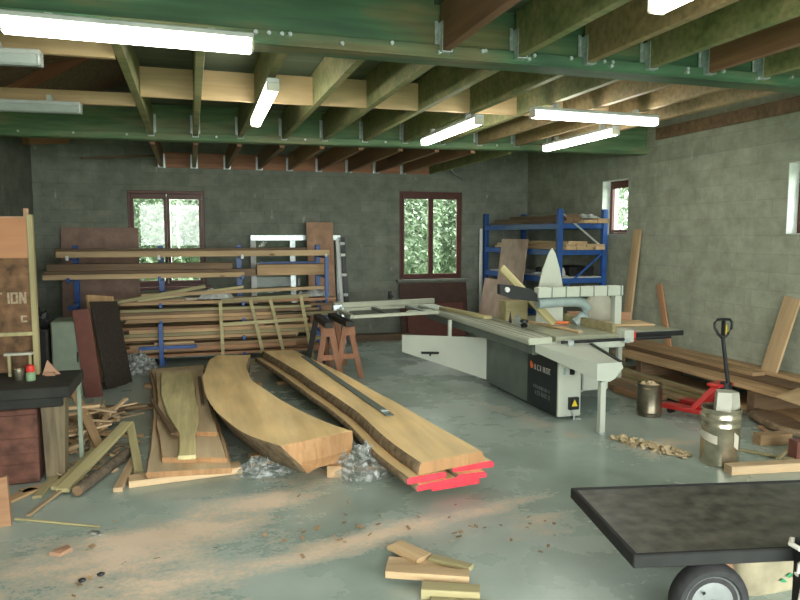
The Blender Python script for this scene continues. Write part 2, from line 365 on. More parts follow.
OFF = {}
def build(name, mb, mats, parent=None, loc=(0, 0, 0), smooth=False, recalc=True, local=False):
    """mb holds world coordinates unless local; the object's origin goes to loc (or its parent's place)"""
    me = bpy.data.meshes.new(name)
    off = Vector((0, 0, 0))
    if parent is not None: off = OFF.get(parent.name, Vector((0, 0, 0)))
    else: off = Vector(loc)
    if not local:
        for v in mb.bm.verts: v.co -= off
    if recalc: bmesh.ops.recalc_face_normals(mb.bm, faces=mb.bm.faces)
    mb.bm.to_mesh(me); mb.bm.free()
    for m in (mats if isinstance(mats, (list, tuple)) else [mats]): me.materials.append(M[m] if isinstance(m, str) else m)
    if smooth:
        for p in me.polygons: p.use_smooth = True
        try: me.set_sharp_from_angle(angle=math.radians(40))
        except Exception: pass
    o = bpy.data.objects.new(name, me); COL.objects.link(o)
    if parent is not None: o.parent = parent; OFF[o.name] = off
    else: o.location = loc; OFF[o.name] = off
    return o

def tag(o, label=None, cat=None, group=None, kind=None):
    if label: o['label'] = label
    if cat: o['category'] = cat
    if group: o['group'] = group
    if kind: o['kind'] = kind
    return o

def thing(name, label, cat, loc=(0, 0, 0), rotz=0.0, group=None):
    o = bpy.data.objects.new(name, None); o.empty_display_size = 0.1; COL.objects.link(o)
    o.location = loc; o.rotation_euler = (0, 0, rotz); OFF[o.name] = Vector(loc) if rotz == 0 else Vector((0, 0, 0))
    return tag(o, label, cat, group)

def struct(name, mb, mats, **k): return tag(build(name, mb, mats, **k), kind='structure')

def copy_tree(root, loc, rotz=None, label=None):
    r = root.copy(); COL.objects.link(r); r.location = loc
    if rotz is not None: r.rotation_euler = (0, 0, rotz)
    if label: r['label'] = label
    for ch in root.children:
        c = ch.copy(); COL.objects.link(c); c.parent = r
        for g in ch.children:
            d = g.copy(); COL.objects.link(d); d.parent = c
    return r

def board(name, label, cat, p0, p1, w, t, mat, group=None, up=(0, 0, 1), rough=0.004, bevel=0.003, endmat=None, roll=0.0):
    """one plank as one mesh; p0, p1 = centres of its two ends; local X runs along it"""
    p0 = Vector(p0); p1 = Vector(p1); d = p1-p0; L = d.length; x = d.normalized()
    y = Vector(up).cross(x).normalized(); z = x.cross(y)
    R = Matrix((x, y, z)).transposed() @ Matrix.Rotation(roll, 3, 'X')
    n = max(1, min(8, int(L/0.5)))
    bm = bmesh.new(); rings = []
    for i in range(n+1):
        xx = -L/2 + L*i/n; a = random.uniform(-rough, rough); b = random.uniform(-rough, rough)
        c = bevel
        rings.append([bm.verts.new(v) for v in ((xx, -w/2+c+a, -t/2), (xx, w/2-c+b, -t/2), (xx, w/2+b, -t/2+c), (xx, w/2+b, t/2-c),
                                               (xx, w/2-c+b, t/2), (xx, -w/2+c+a, t/2), (xx, -w/2+a, t/2-c), (xx, -w/2+a, -t/2+c))])
    for a, b in zip(rings, rings[1:]):
        for k in range(8): bm.faces.new((a[k], a[(k+1) % 8], b[(k+1) % 8], b[k]))
    e0 = bm.faces.new(rings[0][::-1]); e1 = bm.faces.new(rings[-1])
    mats = [mat]
    if endmat: mats.append(endmat); e0.material_index = 1; e1.material_index = 1
    bmesh.ops.recalc_face_normals(bm, faces=bm.faces)
    me = bpy.data.meshes.new(name); bm.to_mesh(me); bm.free()
    for m in mats: me.materials.append(M[m])
    o = bpy.data.objects.new(name, me); COL.objects.link(o)
    o.matrix_world = Matrix.Translation((p0+p1)/2) @ R.to_4x4()
    if label: tag(o, label, cat, group)
    return o

ORD = ['first', 'second', 'third', 'fourth', 'fifth', 'sixth', 'seventh', 'eighth', 'ninth', 'tenth', 'eleventh', 'twelfth', 'thirteenth', 'fourteenth']

# ------------------------------------------------------------------ the room
XL, XR, YB, YF = -2.38, 6.38, 12.2, -1.6
struct('floor', MB().span(XL-0.2, XR+0.3, YF-0.3, YB+0.2, -0.2, 0), 'floor')
struct('ground', MB().span(-30, 34, YB+0.2, 45, -0.35, -0.1).span(XR+0.3, 34, -20, YB+0.2, -0.35, -0.1).span(-30, XR+0.3, -20, YF-0.3, -0.35, -0.12), 'grass')

def wall_with_holes(axis, a0, a1, z0, z1, t0, t1, holes):
    mb = MB()
    holes = sorted(holes); cur = a0
    def put(u0, u1, v0, v1):
        if u1-u0 < 1e-4 or v1-v0 < 1e-4: return
        if axis == 'X': mb.span(u0, u1, t0, t1, v0, v1)
        else: mb.span(t0, t1, u0, u1, v0, v1)
    for (h0, h1, b, t) in holes:
        put(cur, h0, z0, z1); put(h0, h1, z0, b); put(h0, h1, t, z1); cur = h1
    put(cur, a1, z0, z1)
    return mb
W1 = (-0.98, 0.25, 1.03, 2.64); W2 = (3.74, 4.99, 1.07, 2.71)
W3 = (8.95, 9.64, 1.90, 2.76); W4 = (5.20, 6.05, 1.91, 2.70)
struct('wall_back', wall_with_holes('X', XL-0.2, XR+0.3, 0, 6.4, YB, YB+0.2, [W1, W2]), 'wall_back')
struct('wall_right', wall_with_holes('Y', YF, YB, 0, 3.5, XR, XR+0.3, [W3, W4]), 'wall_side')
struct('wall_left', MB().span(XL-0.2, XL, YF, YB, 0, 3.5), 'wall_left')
struct('wall_front', MB().span(XL-0.2, -1.7, YF-0.2, YF, 0, 6.4).span(5.6, XR+0.3, YF-0.2, YF, 0, 6.4).span(-1.7, 5.6, YF-0.2, YF, 3.0, 6.4), 'wall_back')
# loft deck over the joists (its stair opening is on the left) and the roof above it
struct('ceiling', MB().span(-0.40, 4.93, 4.6, 8.6, 3.43, 3.46).span(-0.45, 4.4, 8.6, YB, 3.52, 3.55).span(1.6, 4.93, YF, 4.45, 3.43, 3.46), 'deck')
struct('roof', MB().ext([(XL-0.3, YF-0.2, 3.42), (2.0, YF-0.2, 6.1), (2.0, YF-0.2, 6.2), (XL-0.3, YF-0.2, 3.52)], (0, YB-YF+0.4, 0))
       .ext([(XR+0.4, YF-0.2, 3.42), (2.0, YF-0.2, 6.1), (2.0, YF-0.2, 6.2), (XR+0.4, YF-0.2, 3.52)], (0, YB-YF+0.4, 0)), 'sarking')
struct('trim_1', MB().span(XR-0.05, XR, YF, 8.30, 3.24, 3.40, 0.004), 'board_dark')
# white painted reveals of the right-hand windows
def reveal(mb, h):
    y0, y1, z0, z1 = h
    mb.span(XR+0.002, XR+0.29, y0, y0+0.008, z0, z1).span(XR+0.002, XR+0.29, y1-0.008, y1, z0, z1).span(XR+0.002, XR+0.29, y0, y1, z0, z0+0.008).span(XR+0.002, XR+0.29, y0, y1, z1-0.008, z1)
mb = MB(); reveal(mb, W3); reveal(mb, W4); struct('trim_2', mb, 'reveal')

def window(name, axis, h, t0, t1, leaves, fw=0.05):
    a0, a1, z0, z1 = h
    e = bpy.data.objects.new(name, None); COL.objects.link(e); e['kind'] = 'structure'
    am, tm = (a0+a1)/2, (t0+t1)/2
    e.location = (am, tm, z0) if axis == 'X' else (tm, am, z0); OFF[e.name] = Vector(e.location)
    def sp(mb, u0, u1, v0, v1, d0=t0, d1=t1, b=0.004):
        if axis == 'X': mb.span(u0, u1, d0, d1, v0, v1, b)
        else: mb.span(d0, d1, u0, u1, v0, v1, b)
        return mb
    mb = MB(); sp(mb, a0, a1, z1-fw, z1); sp(mb, a0, a1, z0, z0+fw); sp(mb, a0, a0+fw, z0+fw, z1-fw); sp(mb, a1-fw, a1, z0+fw, z1-fw)
    build('frame', mb, 'frame', e)
    n = leaves; w = (a1-a0-2*fw)/n
    for i in range(n):
        u0 = a0+fw+i*w; u1 = u0+w; s = 0.048; d0 = t0-0.015; d1 = t0+0.035
        mb = MB(); sp(mb, u0+.002, u1-.002, z1-fw-s-.04, z1-fw-.002, d0, d1); sp(mb, u0+.002, u1-.002, z0+fw+.002, z0+fw+s, d0, d1)
        sp(mb, u0+.002, u0+s, z0+fw+s, z1-fw-s-.04, d0, d1); sp(mb, u1-s, u1-.002, z0+fw+s, z1-fw-s-.04, d0, d1)
        sash = build('sash', mb, 'frame', e)
        mb = MB(); sp(mb, u0+s-.004, u1-s+.004, z0+fw+s-.004, z1-fw-s-.036, (d0+d1)/2-.002, (d0+d1)/2+.002, 0)
        build('pane', mb, 'pane', sash)
    if axis == 'X':
        mb = MB().box((am+0.02, t0-0.025, (z0+z1)/2-0.05), (0.02, 0.02, 0.13), None, 0.004).box((am+0.02, t0-0.05, (z0+z1)/2), (0.022, 0.05, 0.02), None, 0.004)
        build('handle', mb, 'brown_panel', e)
        sill = MB().span(a0-0.07, a1+0.07, t0-0.14, t0+0.01, z0-0.05, z0, 0.005); build('window_sill', sill, 'frame' if name == 'window_1' else 'wall_back', e)
    return e
window('window_1', 'X', W1, YB+0.02, YB+0.09, 2)
window('window_2', 'X', W2, YB+0.02, YB+0.09, 2)
window('window_3', 'Y', W3, XR+0.15, XR+0.21, 1, 0.035)
window('window_4', 'Y', W4, XR+0.15, XR+0.21, 1, 0.035)

# ------------------------------------------------------------------ beams and joists
def big_beam(label, p0, p1, mat, zb, zt, w, bolts, flange=True):
    t = thing('ceiling_beam', label, 'beam', ((p0[0]+p1[0])/2, (p0[1]+p1[1])/2, zb))
    mb = MB(); h = zt-zb
    mb.beam((p0[0], p0[1]+w/2, zb+h/2), (p1[0], p1[1]+w/2, zb+h/2), w, h, bevel=0.006)
    build('timber', mb, mat, t)
    mb = MB(); mb.beam((p0[0], p0[1]-0.02, zb+0.035), (p1[0], p1[1]-0.02, zb+0.035), 0.05, 0.075, bevel=0.004)
    mb.beam((p0[0], p0[1]+w/2-0.02, zb-0.006), (p1[0], p1[1]+w/2-0.02, zb-0.006), w+0.04, 0.012)
    build('bottom_flange', mb, 'beam_green' if mat == 'beam_green' else mat, t)
    for f, dz in bolts:
        x = p0[0]+(p1[0]-p0[0])*f; y = p0[1]+(p1[1]-p0[1])*f
        mb = MB().cyl((x, y-0.045, zb+dz), (x, y-0.066, zb+dz), 0.015, 0.013, 8)
        build('bolt', mb, 'steel', t)
    return t
B1Y = 4.43
bolts = []
for k in range(15):
    x = 0.30+0.33*k; bolts.append(((x-XL)/(XR-XL), 0.035 + (0.018 if k % 2 else -0.012)))
for x in (0.42, 0.50, 0.58, 1.93, 2.25, 2.32, 2.88, 2.95, 3.6): bolts.append(((x-XL)/(XR-XL), 0.05))
big_beam('deep green-stained timber beam crossing the room nearest the viewer', (XL, B1Y, 0), (XR, B1Y, 0), 'beam_green', 3.09, 3.62, 0.16, bolts)
def b2y(x): return 9.02-0.075*x
big_beam('pale green timber beam crossing the room midway to the back wall', (XL, b2y(XL), 0), (XR, b2y(XR), 0), 'beam_green2', 3.08, 3.50, 0.14,
         [((x-XL)/(XR-XL), 0.04) for x in (-1.9, -1.3, -0.7, 0.35, 1.45, 2.5, 3.0, 4.05, 5.0)])

JX = [-0.42, 0.10, 0.64, 1.18, 1.70, 2.22, 2.76, 3.27, 3.79, 4.33, 4.86]
def joist(label, grp, x, y0, y1, zb, mat, h, w=0.063, hangers=(), name='ceiling_joist', hh=0.8):
    t = thing(name, label, 'joist', (x, (y0+y1)/2, zb), 0, grp)
    build('timber', MB().span(x-w/2, x+w/2, y0, y1, zb, zb+h, 0.003), mat, t)
    for (y, s) in hangers:
        mb = MB()
        for q in (-1, 1):
            xx = x+q*(w/2+0.003)
            mb.span(xx-0.0025, xx+0.0025, min(y, y-s*0.09), max(y, y-s*0.09), zb-0.01, zb+h*hh)
            mb.span(min(xx, xx+q*0.024), max(xx, xx+q*0.024), y-0.004 if s > 0 else y, y if s > 0 else y+0.004, zb-0.015, zb+h*(hh+.06))
        mb.span(x-w/2-0.004, x+w/2+0.004, min(y, y-s*0.09), max(y, y-s*0.09), zb-0.014, zb-0.008)
        build('joist_hanger', mb, 'steel', t)
    return t
for i, x in enumerate(JX):
    pos = 'beside the loft opening' if i == 0 else 'the last one before the right wall' if i == len(JX)-1 else ORD[i]+' from the left'
    joist('ceiling joist between the two green beams, %s' % pos, 'joists between the green beams', x, B1Y+0.165, b2y(x)-0.047, 3.12,
          'joist' if i < 8 else 'joist_tan', 0.305, hangers=[(b2y(x)-0.005, 1)])
for i in range(1, len(JX)-1):
    a, b = JX[i-1], JX[i]; y = 6.62-0.02*i
    if i > 9: continue
    board('blocking_board', 'pale pine blocking board between ceiling joists, %s from the loft opening' % ORD[i-1], 'board',
          (a+0.034, y, 3.255), (b-0.034, y, 3.255), 0.045, 0.26, 'pine', 'pine blocking between joists', rough=0)
FX = [1.66, 2.21, 2.75, 3.27, 3.79, 4.30, 4.85]
fm = ['joist_brown', 'joist', 'joist_tan', 'joist', 'joist_brown', 'joist', 'joist_tan']
for i, x in enumerate(FX):
    joist('ceiling joist running overhead from the near beam, %s from the left' % ORD[i], 'joists overhead in front of the near beam', x, YF, B1Y-0.05, 3.12, fm[i], 0.305,
          hangers=[(B1Y-0.01, 1)], hh=.6)
for i, x in enumerate(JX[:9]):
    joist('brown joist behind the pale green beam, %s from the left' % ORD[i], 'brown joists at the back wall', x, b2y(x)+0.145, 12.11, 3.03, 'joist_brown', 0.25, hangers=[(12.13, 1)])
board('trimmer_board', 'red-brown trimmer board under the joists along the back wall', 'board', (-0.50, 12.16, 3.15), (4.3, 12.16, 3.15), 0.05, 0.25, 'trimmer_brown')
joist('last green joist of the back bay, right end open to the wall', 'brown joists at the back wall', 4.33, b2y(4.33)+0.145, 12.18, 3.03, 'joist', 0.25)
# loft opening on the left
board('trimmer_board', 'bolted pale trimmer across the near side of the loft opening', 'board', (XL, 5.20, 3.18), (-0.46, 5.20, 3.18), 0.05, 0.14, 'pine')
board('trimmer_board', 'pale pine trimmer across the far side of the loft opening', 'board', (XL, 7.15, 3.17), (-0.46, 7.02, 3.17), 0.05, 0.12, 'pine')
for i, y in enumerate((6.1, 7.7, 9.4)):
    board('roof_rafter', 'dark rafter under the roof seen through the loft opening, %s from the viewer' % ORD[i], 'rafter', (-2.45, y, 3.36), (1.95, y, 5.98), 0.07, 0.14, 'trimmer_brown', 'rafters')
board('roof_brace', 'dark diagonal brace seen in the loft opening', 'brace', (-2.2, 7.9, 3.5), (-0.6, 7.3, 3.75), 0.06, 0.12, 'board_dark')
board('hanging_batten', 'dark thin batten hung level near the back wall above the left window', 'batten', (-1.55, 11.5, 3.07), (-0.45, 12.0, 3.20), 0.05, 0.03, 'board_dark')
board('corner_timber', 'brown timber end at the top of the left back corner', 'timber', (-2.29, 11.4, 3.30), (-1.85, 12.1, 3.42), 0.12, 0.14, 'board_red')
tag(build('ceiling_cable', MB().tube([(4.30, 11.6, 3.20), (4.5, 11.75, 3.22), (4.75, 12.0, 3.05), (5.0, 12.17, 2.95)], 0.012, 6), 'steel'), 'pale cable hanging from the last joist to the back wall', 'cable')

# ------------------------------------------------------------------ fluorescent lamps
def lamp(label, p0, p1, z, lit=True, w=0.10, h=0.062, hang=3.12):
    p0 = Vector((*p0, z)); p1 = Vector((*p1, z)); d = p1-p0; c = (p0+p1)/2
    t = thing('fluorescent_lamp', label, 'lamp', (c.x, c.y, z), math.atan2(d.y, d.x), 'ceiling lamps'); L = d.length
    mb = MB()   # trapezoid diffuser with closed ends, local coords
    a = [(-L/2+.02, -w*.5, 0.0), (-L/2+.02, -w*.42, -h*.8), (-L/2+.02, -w*.25, -h), (-L/2+.02, w*.25, -h), (-L/2+.02, w*.42, -h*.8), (-L/2+.02, w*.5, 0.0)]
    mb.ext(a, (L-.04, 0, 0))
    build('diffuser', mb, 'tube_on' if lit else 'tube_off', t, local=True)
    build('housing', MB().box((0, 0, 0.02), (L, w*0.96, 0.036), None, 0.006), 'lamp_body', t, local=True)
    for s in (-1, 1):
        build('end_cap', MB().box((s*(L/2-.01), 0, -h*.44), (0.02, w*1.02, h*1.08), None, 0.008), 'cream_plastic' if lit else 'lamp_body', t, local=True)
        top = hang-z
        build('bracket', MB().box((s*L*0.32, 0, (0.036+top)/2), (0.04, 0.05, max(0.01, top-0.036)), None), 'lamp_body', t, local=True)
    return t
lamp('long lit fluorescent lamp along the near green beam, at top left', (-0.95, 4.26), (0.395, 4.30), 3.06, hang=3.11, w=.12, h=.07)
lamp('lit lamp pointing away from the viewer, left of the middle', (0.625, 5.25), (0.655, 7.0), 3.03)
lamp('lit lamp under the joists just above the right-hand back window', (2.72, 6.22), (2.72, 7.85), 3.03)
lamp('lit lamp lying crosswise under the joists at right', (3.05, 5.78), (4.46, 5.84), 3.04)
lamp('lit lamp pointing away, behind the crosswise lamp at right', (4.40, 6.42), (4.40, 7.95), 3.03)
lamp('lit lamp cut off by the top edge, front right', (2.20, 2.92), (2.20, 1.55), 3.03)
lamp('unlit grey lamp close behind the near beam at far left', (-0.88, 4.98), (-2.3, 5.1), 3.04, lit=False)
lamp('unlit grey lamp deeper in the loft opening at far left', (-0.89, 6.72), (-2.3, 6.84), 3.03, lit=False)

# ------------------------------------------------------------------ left rack with stored timber
RX = [-1.65, -0.44, 0.74, 2.01]
rack = thing('cantilever_rack', 'blue steel cantilever rack loaded with boards along the back wall', 'rack', (0.2, 11.2, 0))
LV = [0.10, 0.36, 0.62, 0.88, 1.27, 1.58]
for x in RX:
    up = build('upright', MB().span(x-.04, x+.04, 11.16, 11.24, 0.0, 1.74, .004), 'blue', rack)
    build('foot', MB().span(x-.04, x+.04, 10.5, 11.3, 0.0, 0.06, .004), 'blue', rack)
    for z in LV:
        a = build('arm', MB().span(x-.025, x+.025, 10.46, 11.16, z-.04, z, .003), 'blue', rack)
        build('arm_tip', MB().span(x-.02, x+.02, 10.43, 10.46, z-.035, z+.03, .004), 'white' if z > 1.4 else 'blue', a)
build('brace', MB().span(1.05, 1.97, 11.14, 11.18, 1.42, 1.47, .003), 'blue', rack)
build('brace', MB().span(-0.75, 0.05, 10.40, 10.43, 0.235, 0.285, .003), 'blue', rack)
build('front_post', MB().span(-0.475, -0.415, 10.36, 10.42, 0.0, 0.62, .003), 'blue', rack)
build('front_post', MB().span(1.985, 2.04, 10.40, 10.46, 0.93, 1.57, .003), 'blue', rack)

def rb(label, x0, x1, y, z, w, t, mat, grp='boards stored on the blue cantilever rack', tilt=0.0, name='timber_board', dy=0.0):
    return board(name, label, 'board', (x0, y, z+t/2), (x1, y+dy, z+t/2+tilt), w, t, mat, grp)
rb('long pale pine board on the front of the top rack level', -1.80, 2.08, 10.58, 1.582, 0.14, 0.085, 'pine', tilt=.0)
rb('long dark board behind the pine board on the top rack level', -1.85, 1.75, 10.80, 1.582, 0.24, 0.12, 'board_dark')
rb('brown board at the back of the top rack level', -1.4, 1.9, 11.03, 1.582, 0.16, 0.07, 'board')
rb('pale board with a square end on the front of the second rack level', -1.98, 0.77, 10.56, 1.272, 0.13, 0.07, 'pine')
rb('dark board behind the pale one on the second rack level', -2.0, 0.95, 10.78, 1.272, 0.22, 0.11, 'board_dark')
rb('second dark board stacked on the second rack level', -1.95, 0.6, 10.78, 1.385, 0.22, 0.10, 'board_dark')
rb('wide brown board on edge at the right of the second rack level', 0.98, 2.05, 10.80, 1.272, 0.2, 0.17, 'board')
rb('dark narrow board lying high on the second rack level', -1.9, 1.7, 11.02, 1.272, 0.14, 0.09, 'board_dark')
rb('long slim pine board crossing the third rack level, right end raised', -0.7, 2.04, 10.52, 1.0, 0.10, 0.05, 'pine', tilt=.06)
rb('red-brown board under the slim pine board on the third level', 0.6, 2.16, 10.56, 0.882, 0.2, 0.045, 'board_red')
rb('olive board slanting up to the right across the rack', -1.10, 0.20, 10.47, 0.90, 0.05, 0.05, 'olive_wood', tilt=.22)
rb('pale strip slanting up to the right behind the olive board', -0.75, 0.75, 10.50, 0.93, 0.04, 0.04, 'olive_wood', tilt=.17)
rb('brown board end lying crooked on the left of the third level', -1.25, -0.1, 10.62, 0.882, 0.18, 0.05, 'board', tilt=.03)
mats = ['board', 'board', 'board_red', 'board_dark', 'board', 'olive_wood', 'pine']
for li, z in enumerate(LV[:4]):
    for row in range(3):
        zz = z+0.002; y = 10.56+0.21*row
        top = z+(0.205 if li < 3 else 0.05)
        k = 0
        while zz+0.03 < top:
            t = random.choice((0.045, 0.052, 0.06, 0.068)); t = min(t, top-zz)
            if row == 0 and li == 0 and k == 1: zz += t; k += 1; continue
            x0 = -1.30+random.uniform(-.15, .45) if row == 0 else -1.3
            x1 = 2.05+random.uniform(-.55, .15)
            if random.random() < .2: x1 -= 0.9
            rb('brown sawn board in the tight lower stack of the blue rack', x0, x1, y+random.uniform(-.012, .012), zz, 0.17, t-.003, random.choice(mats[:6]),
               'brown boards stacked low on the rack')
            zz += t; k += 1
rb('short cream board end beside the blue brace low on the rack', -0.55, 0.02, 10.485, 0.29, 0.02, 0.04, 'pine')
rb('long cream board edge under the blue brace low on the rack', -0.75, 0.06, 10.485, 0.19, 0.02, 0.035, 'pine')
# lattice frame leaning on the stack
lf = thing('lattice_frame', 'slim wooden glazing-bar frame leaning on the stacked boards', 'frame', (1.0, 10.3, 0))
def lp(nm, x0, z0, x1, z1, w):
    f = lambda x, z: (x, 10.22+0.18*z, z)
    build(nm, MB().beam(f(x0, z0), f(x1, z1), w, 0.03, up=(0, 1, 0)), 'olive_wood', lf)
lp('rail', 0.42, 0.93, 1.72, 0.97, .055); lp('rail', 0.40, 0.58, 1.66, 0.62, .05); lp('rail', 0.42, 0.03, 1.75, 0.03, .06)
lp('stile', 0.42, 0.03, 0.40, 0.93, .05); lp('stile', 1.74, 0.03, 1.60, 0.96, .05); lp('muntin', 1.02, 0.03, 0.84, 0.93, .05); lp('muntin', 1.33, 0.03, 1.13, 0.95, .05)
def crumple(name, label, cat, c, sx, sy, h, mat, seed=0, n=14, group=None, rotz=0.0, sharp=1.0, kind=None):
    bm = bmesh.new(); vs = {}
    for i in range(n+1):
        for j in range(n+1):
            u = i/n*2-1; v = j/n*2-1; r = max(abs(u), abs(v)); q = 1-min(1, (u*u+v*v))
            p = Vector((u*sx/2*(1+.15*noise.noise((u*2+seed, v*2, 3))), v*sy/2*(1+.15*noise.noise((u*2, v*2+seed, 7))), 0))
            z = h*max(0, q)**0.6*(0.55+0.9*abs(noise.noise((u*2.3*sharp+seed*3, v*2.3*sharp, seed)))+0.5*noise.noise((u*6+seed, v*6, 1.5)))
            p.z = max(0.004, z) + 0.003
            vs[i, j] = bm.verts.new(p)
    for i in range(n):
        for j in range(n): bm.faces.new((vs[i, j], vs[i+1, j], vs[i+1, j+1], vs[i, j+1]))
    low = [[vs[i, 0] for i in range(n+1)], [vs[n, j] for j in range(n+1)], [vs[i, n] for i in range(n, -1, -1)], [vs[0, j] for j in range(n, -1, -1)]]
    me = bpy.data.meshes.new(name); bm.to_mesh(me); bm.free(); me.materials.append(M[mat])
    o = bpy.data.objects.new(name, me); COL.objects.link(o); o.location = c; o.rotation_euler = (0, 0, rotz)
    return tag(o, label, cat, group, kind)
crumple('folded_sheet', 'dusty white folded sheet on the right end of the rack', 'sheet', (1.86, 10.72, 0.935), 0.55, 0.3, 0.11, 'sheet', 3)
crumple('wrapped_bundle', 'grey plastic bundle lying in the middle of the rack boards', 'bundle', (0.35, 10.62, 0.94), 0.5, 0.28, 0.16, 'sheet', 9)

# things leaning on the back wall behind the rack
def leaner(name, label, cat, base, top, width_dir, w, t, mat, group=None):
    b0 = Vector(base); b1 = Vector(top); wd = Vector(width_dir).normalized()
    x = (b1-b0).normalized(); nrm = x.cross(wd).normalized()
    return board(name, label, cat, b0, b1, w, t, mat, group, up=nrm, rough=0.0)
leaner('plywood_sheet', 'wide brown plywood sheet leaning on the wall beneath the left window', 'panel', (-1.40, 11.88, 0.0), (-1.40, 12.10, 2.02), (1, 0, 0), 1.17, 0.02, 'ply_purple')
bpy.data.objects['plywood_sheet'].location.z -= 0.0
leaner('plywood_sheet', 'tall narrow tan plywood strip standing against the aluminium window frame', 'panel', (2.19, 11.62, 0.0), (2.17, 11.86, 2.12), (1, 0, 0), 0.47, 0.02, 'ply_tan')
af = thing('window_frame', 'loose grey aluminium window frame leaning on the back wall', 'window frame', (1.78, 12.0, 0))
def ap(nm, x0, x1, z0, z1, m='alu', d=0.0): build(nm, MB().beam((x0, 11.93+.07*z0+d, z0), (x1, 11.93+.07*z1+d, z1), 0.05 if z0 == z1 else 0.09, 0.09 if z0 == z1 else 0.05, up=(0, 0, 1) if z0 == z1 else (0, 1, 0)), m, af)
ap('rail', 1.0, 2.58, 1.85, 1.85, 'steel'); ap('rail', 1.0, 2.58, 0.05, 0.05, 'steel'); ap('stile', 1.04, 1.04, 0.1, 1.8, 'white'); ap('stile', 1.72, 1.72, 0.1, 1.8, 'steel'); ap('stile', 2.54, 2.54, 0.1, 1.8, 'steel')
build('pane', MB().ext([(1.08, 11.935, .1), (1.68, 11.935, .1), (1.68, 12.055, 1.8), (1.08, 12.055, 1.8)], (0, .004, 0)), 'pane_low_reflection', af)
build('pane', MB().ext([(1.76, 11.935, .1), (2.5, 11.935, .1), (2.5, 12.055, 1.8), (1.76, 12.055, 1.8)], (0, .004, 0)), 'pane_low_reflection', af)
tk = thing('metal_track', 'long white and black metal track leaning by the tan plywood strip', 'track', (2.55, 11.7, 0))
build('white_bar', MB().beam((2.55, 11.62, 0.0), (2.48, 11.86, 1.82), 0.06, 0.04, up=(0, 1, 0)), 'white', tk)
build('black_bar', MB().beam((2.635, 11.62, 0.0), (2.58, 11.86, 1.86), 0.07, 0.05, up=(0, 1, 0)), 'black', tk)
for z in (.55, .85, 1.2, 1.55, 1.75):
    build('clip', MB().box((2.62-.06*z/1.8, 11.60+.24*z/1.82, z), (.09, .06, .05), None, .008), 'white', tk)
leaner('brown_board', 'dark brown board leaning on the wall beneath the right-hand back window', 'board', (4.36, 11.90, 0.0), (4.36, 12.06, 1.0), (1, 0, 0), 1.34, 0.025, 'brown_panel')
leaner('brown_board', 'narrow red-brown board resting under the right-hand back window sill', 'board', (4.36, 11.80, 0.0), (4.36, 11.96, 0.62), (1, 0, 0), 1.12, 0.025, 'maroon')
board('floor_plank', 'dark plank lying on the floor along the foot of the back wall', 'plank', (2.72, 11.9, 0.055), (3.85, 11.75, 0.055), 0.2, 0.11, 'board_dark')

# ------------------------------------------------------------------ blue pallet shelf in the right corner
sh = thing('pallet_shelf', 'blue steel pallet shelf of boards in the right back corner', 'shelf', (5.85, 10.65, 0))
for x in (5.45, 6.24):
    for y in (9.35, 12.08):
        build('post', MB().span(x-.04, x+.04, y-.04, y+.04, 0, 2.30, .004), 'blue', sh)
for z in (2.05, 1.64, 1.20, 0.45):
    for x in (5.44, 6.25):
        build('beam', MB().span(x-.025, x+.025, 9.39, 12.04, z-.06, z+.03, .004), 'blue', sh)
    for y in (9.35, 12.08):
        build('end_rail', MB().span(5.49, 6.20, y-.02, y+.02, z-.05, z+.03, .003), 'blue', sh)
build('brace', MB().beam((5.49, 9.31, 2.22), (6.2, 9.31, 1.70), .03, .008, up=(0, 1, 0)), 'steel', sh)
build('brace', MB().beam((5.49, 9.31, 1.05), (6.2, 9.31, 1.62), .03, .008, up=(0, 1, 0)), 'blue', sh)
build('shelf_board', MB().span(5.49, 6.20, 9.34, 11.95, 1.231, 1.25), 'sheet', sh)
def sb(label, x, y0, y1, z, w, t, mat, dx=0, tilt=0):
    return board('timber_board', label, 'board', (x, y0, z+t/2), (x+dx, y1, z+t/2+tilt), w, t, mat, 'boards on the blue pallet shelf')
sb('wide brown board along the front of the shelf top', 5.62, 9.3, 11.98, 2.082, .24, .035, 'board_dark')
sb('brown board lying on top of the wide one on the shelf', 5.64, 9.25, 11.9, 2.119, .26, .05, 'board_dark', .04)
sb('thick brown board topmost on the shelf, far end raised', 5.64, 9.3, 11.3, 2.171, .22, .05, 'board_dark', .03, .0)
sb('pale board in the middle of the shelf top', 5.88, 9.15, 11.8, 2.082, .25, .05, 'pine')
sb('pale board against the wall on the shelf top', 6.08, 9.12, 11.7, 2.082, .20, .07, 'pine')
crumple('white_wrapping', 'whitish wrapping bundled on the near right end of the shelf top', 'wrapping', (6.0, 9.55, 2.153), .42, .6, .09, 'sheet', 5)
for k in range(3):
    for q in range(4):
        if k == 2 and q > 1: continue
        sb('pale sawn pine plank stacked on the middle shelf level', 5.585+.175*q, 9.28-.04*k+random.uniform(-.06, .04), 11.8-.1*k-(0.9 if k == 2 else 0), 1.672+.045*k, .165, .042, 'pine')
cs = thing('tool_case', 'black tool case on the lower level of the blue shelf', 'case', (5.96, 9.8, 1.252))
build('body', MB().span(5.74, 6.18, 9.5, 10.1, 1.252, 1.40, .015), 'black', cs); build('handle', MB().tube([(5.85, 9.5, 1.34), (5.87, 9.46, 1.36), (6.03, 9.46, 1.36), (6.05, 9.5, 1.34)], .012, 6), 'black_iron', cs)
hm = thing('white_helmet', 'white rounded cap sitting on the black tool case', 'cap', (5.62, 9.62, 1.25))
build('bowl', MB().lathe([(.13, 0.0), (.13, .05), (.11, .12), (.06, .165), (0, .175)], (5.58, 9.62, 1.25), 18), 'white', hm, smooth=True)
build('brim', MB().cyl((5.58, 9.60, 1.252), (5.58, 9.60, 1.262), .155, n=18), 'white', hm)
jt = thing('angle_tool', 'dark power tool lying left of the black tool case', 'tool', (5.75, 10.3, 1.25))
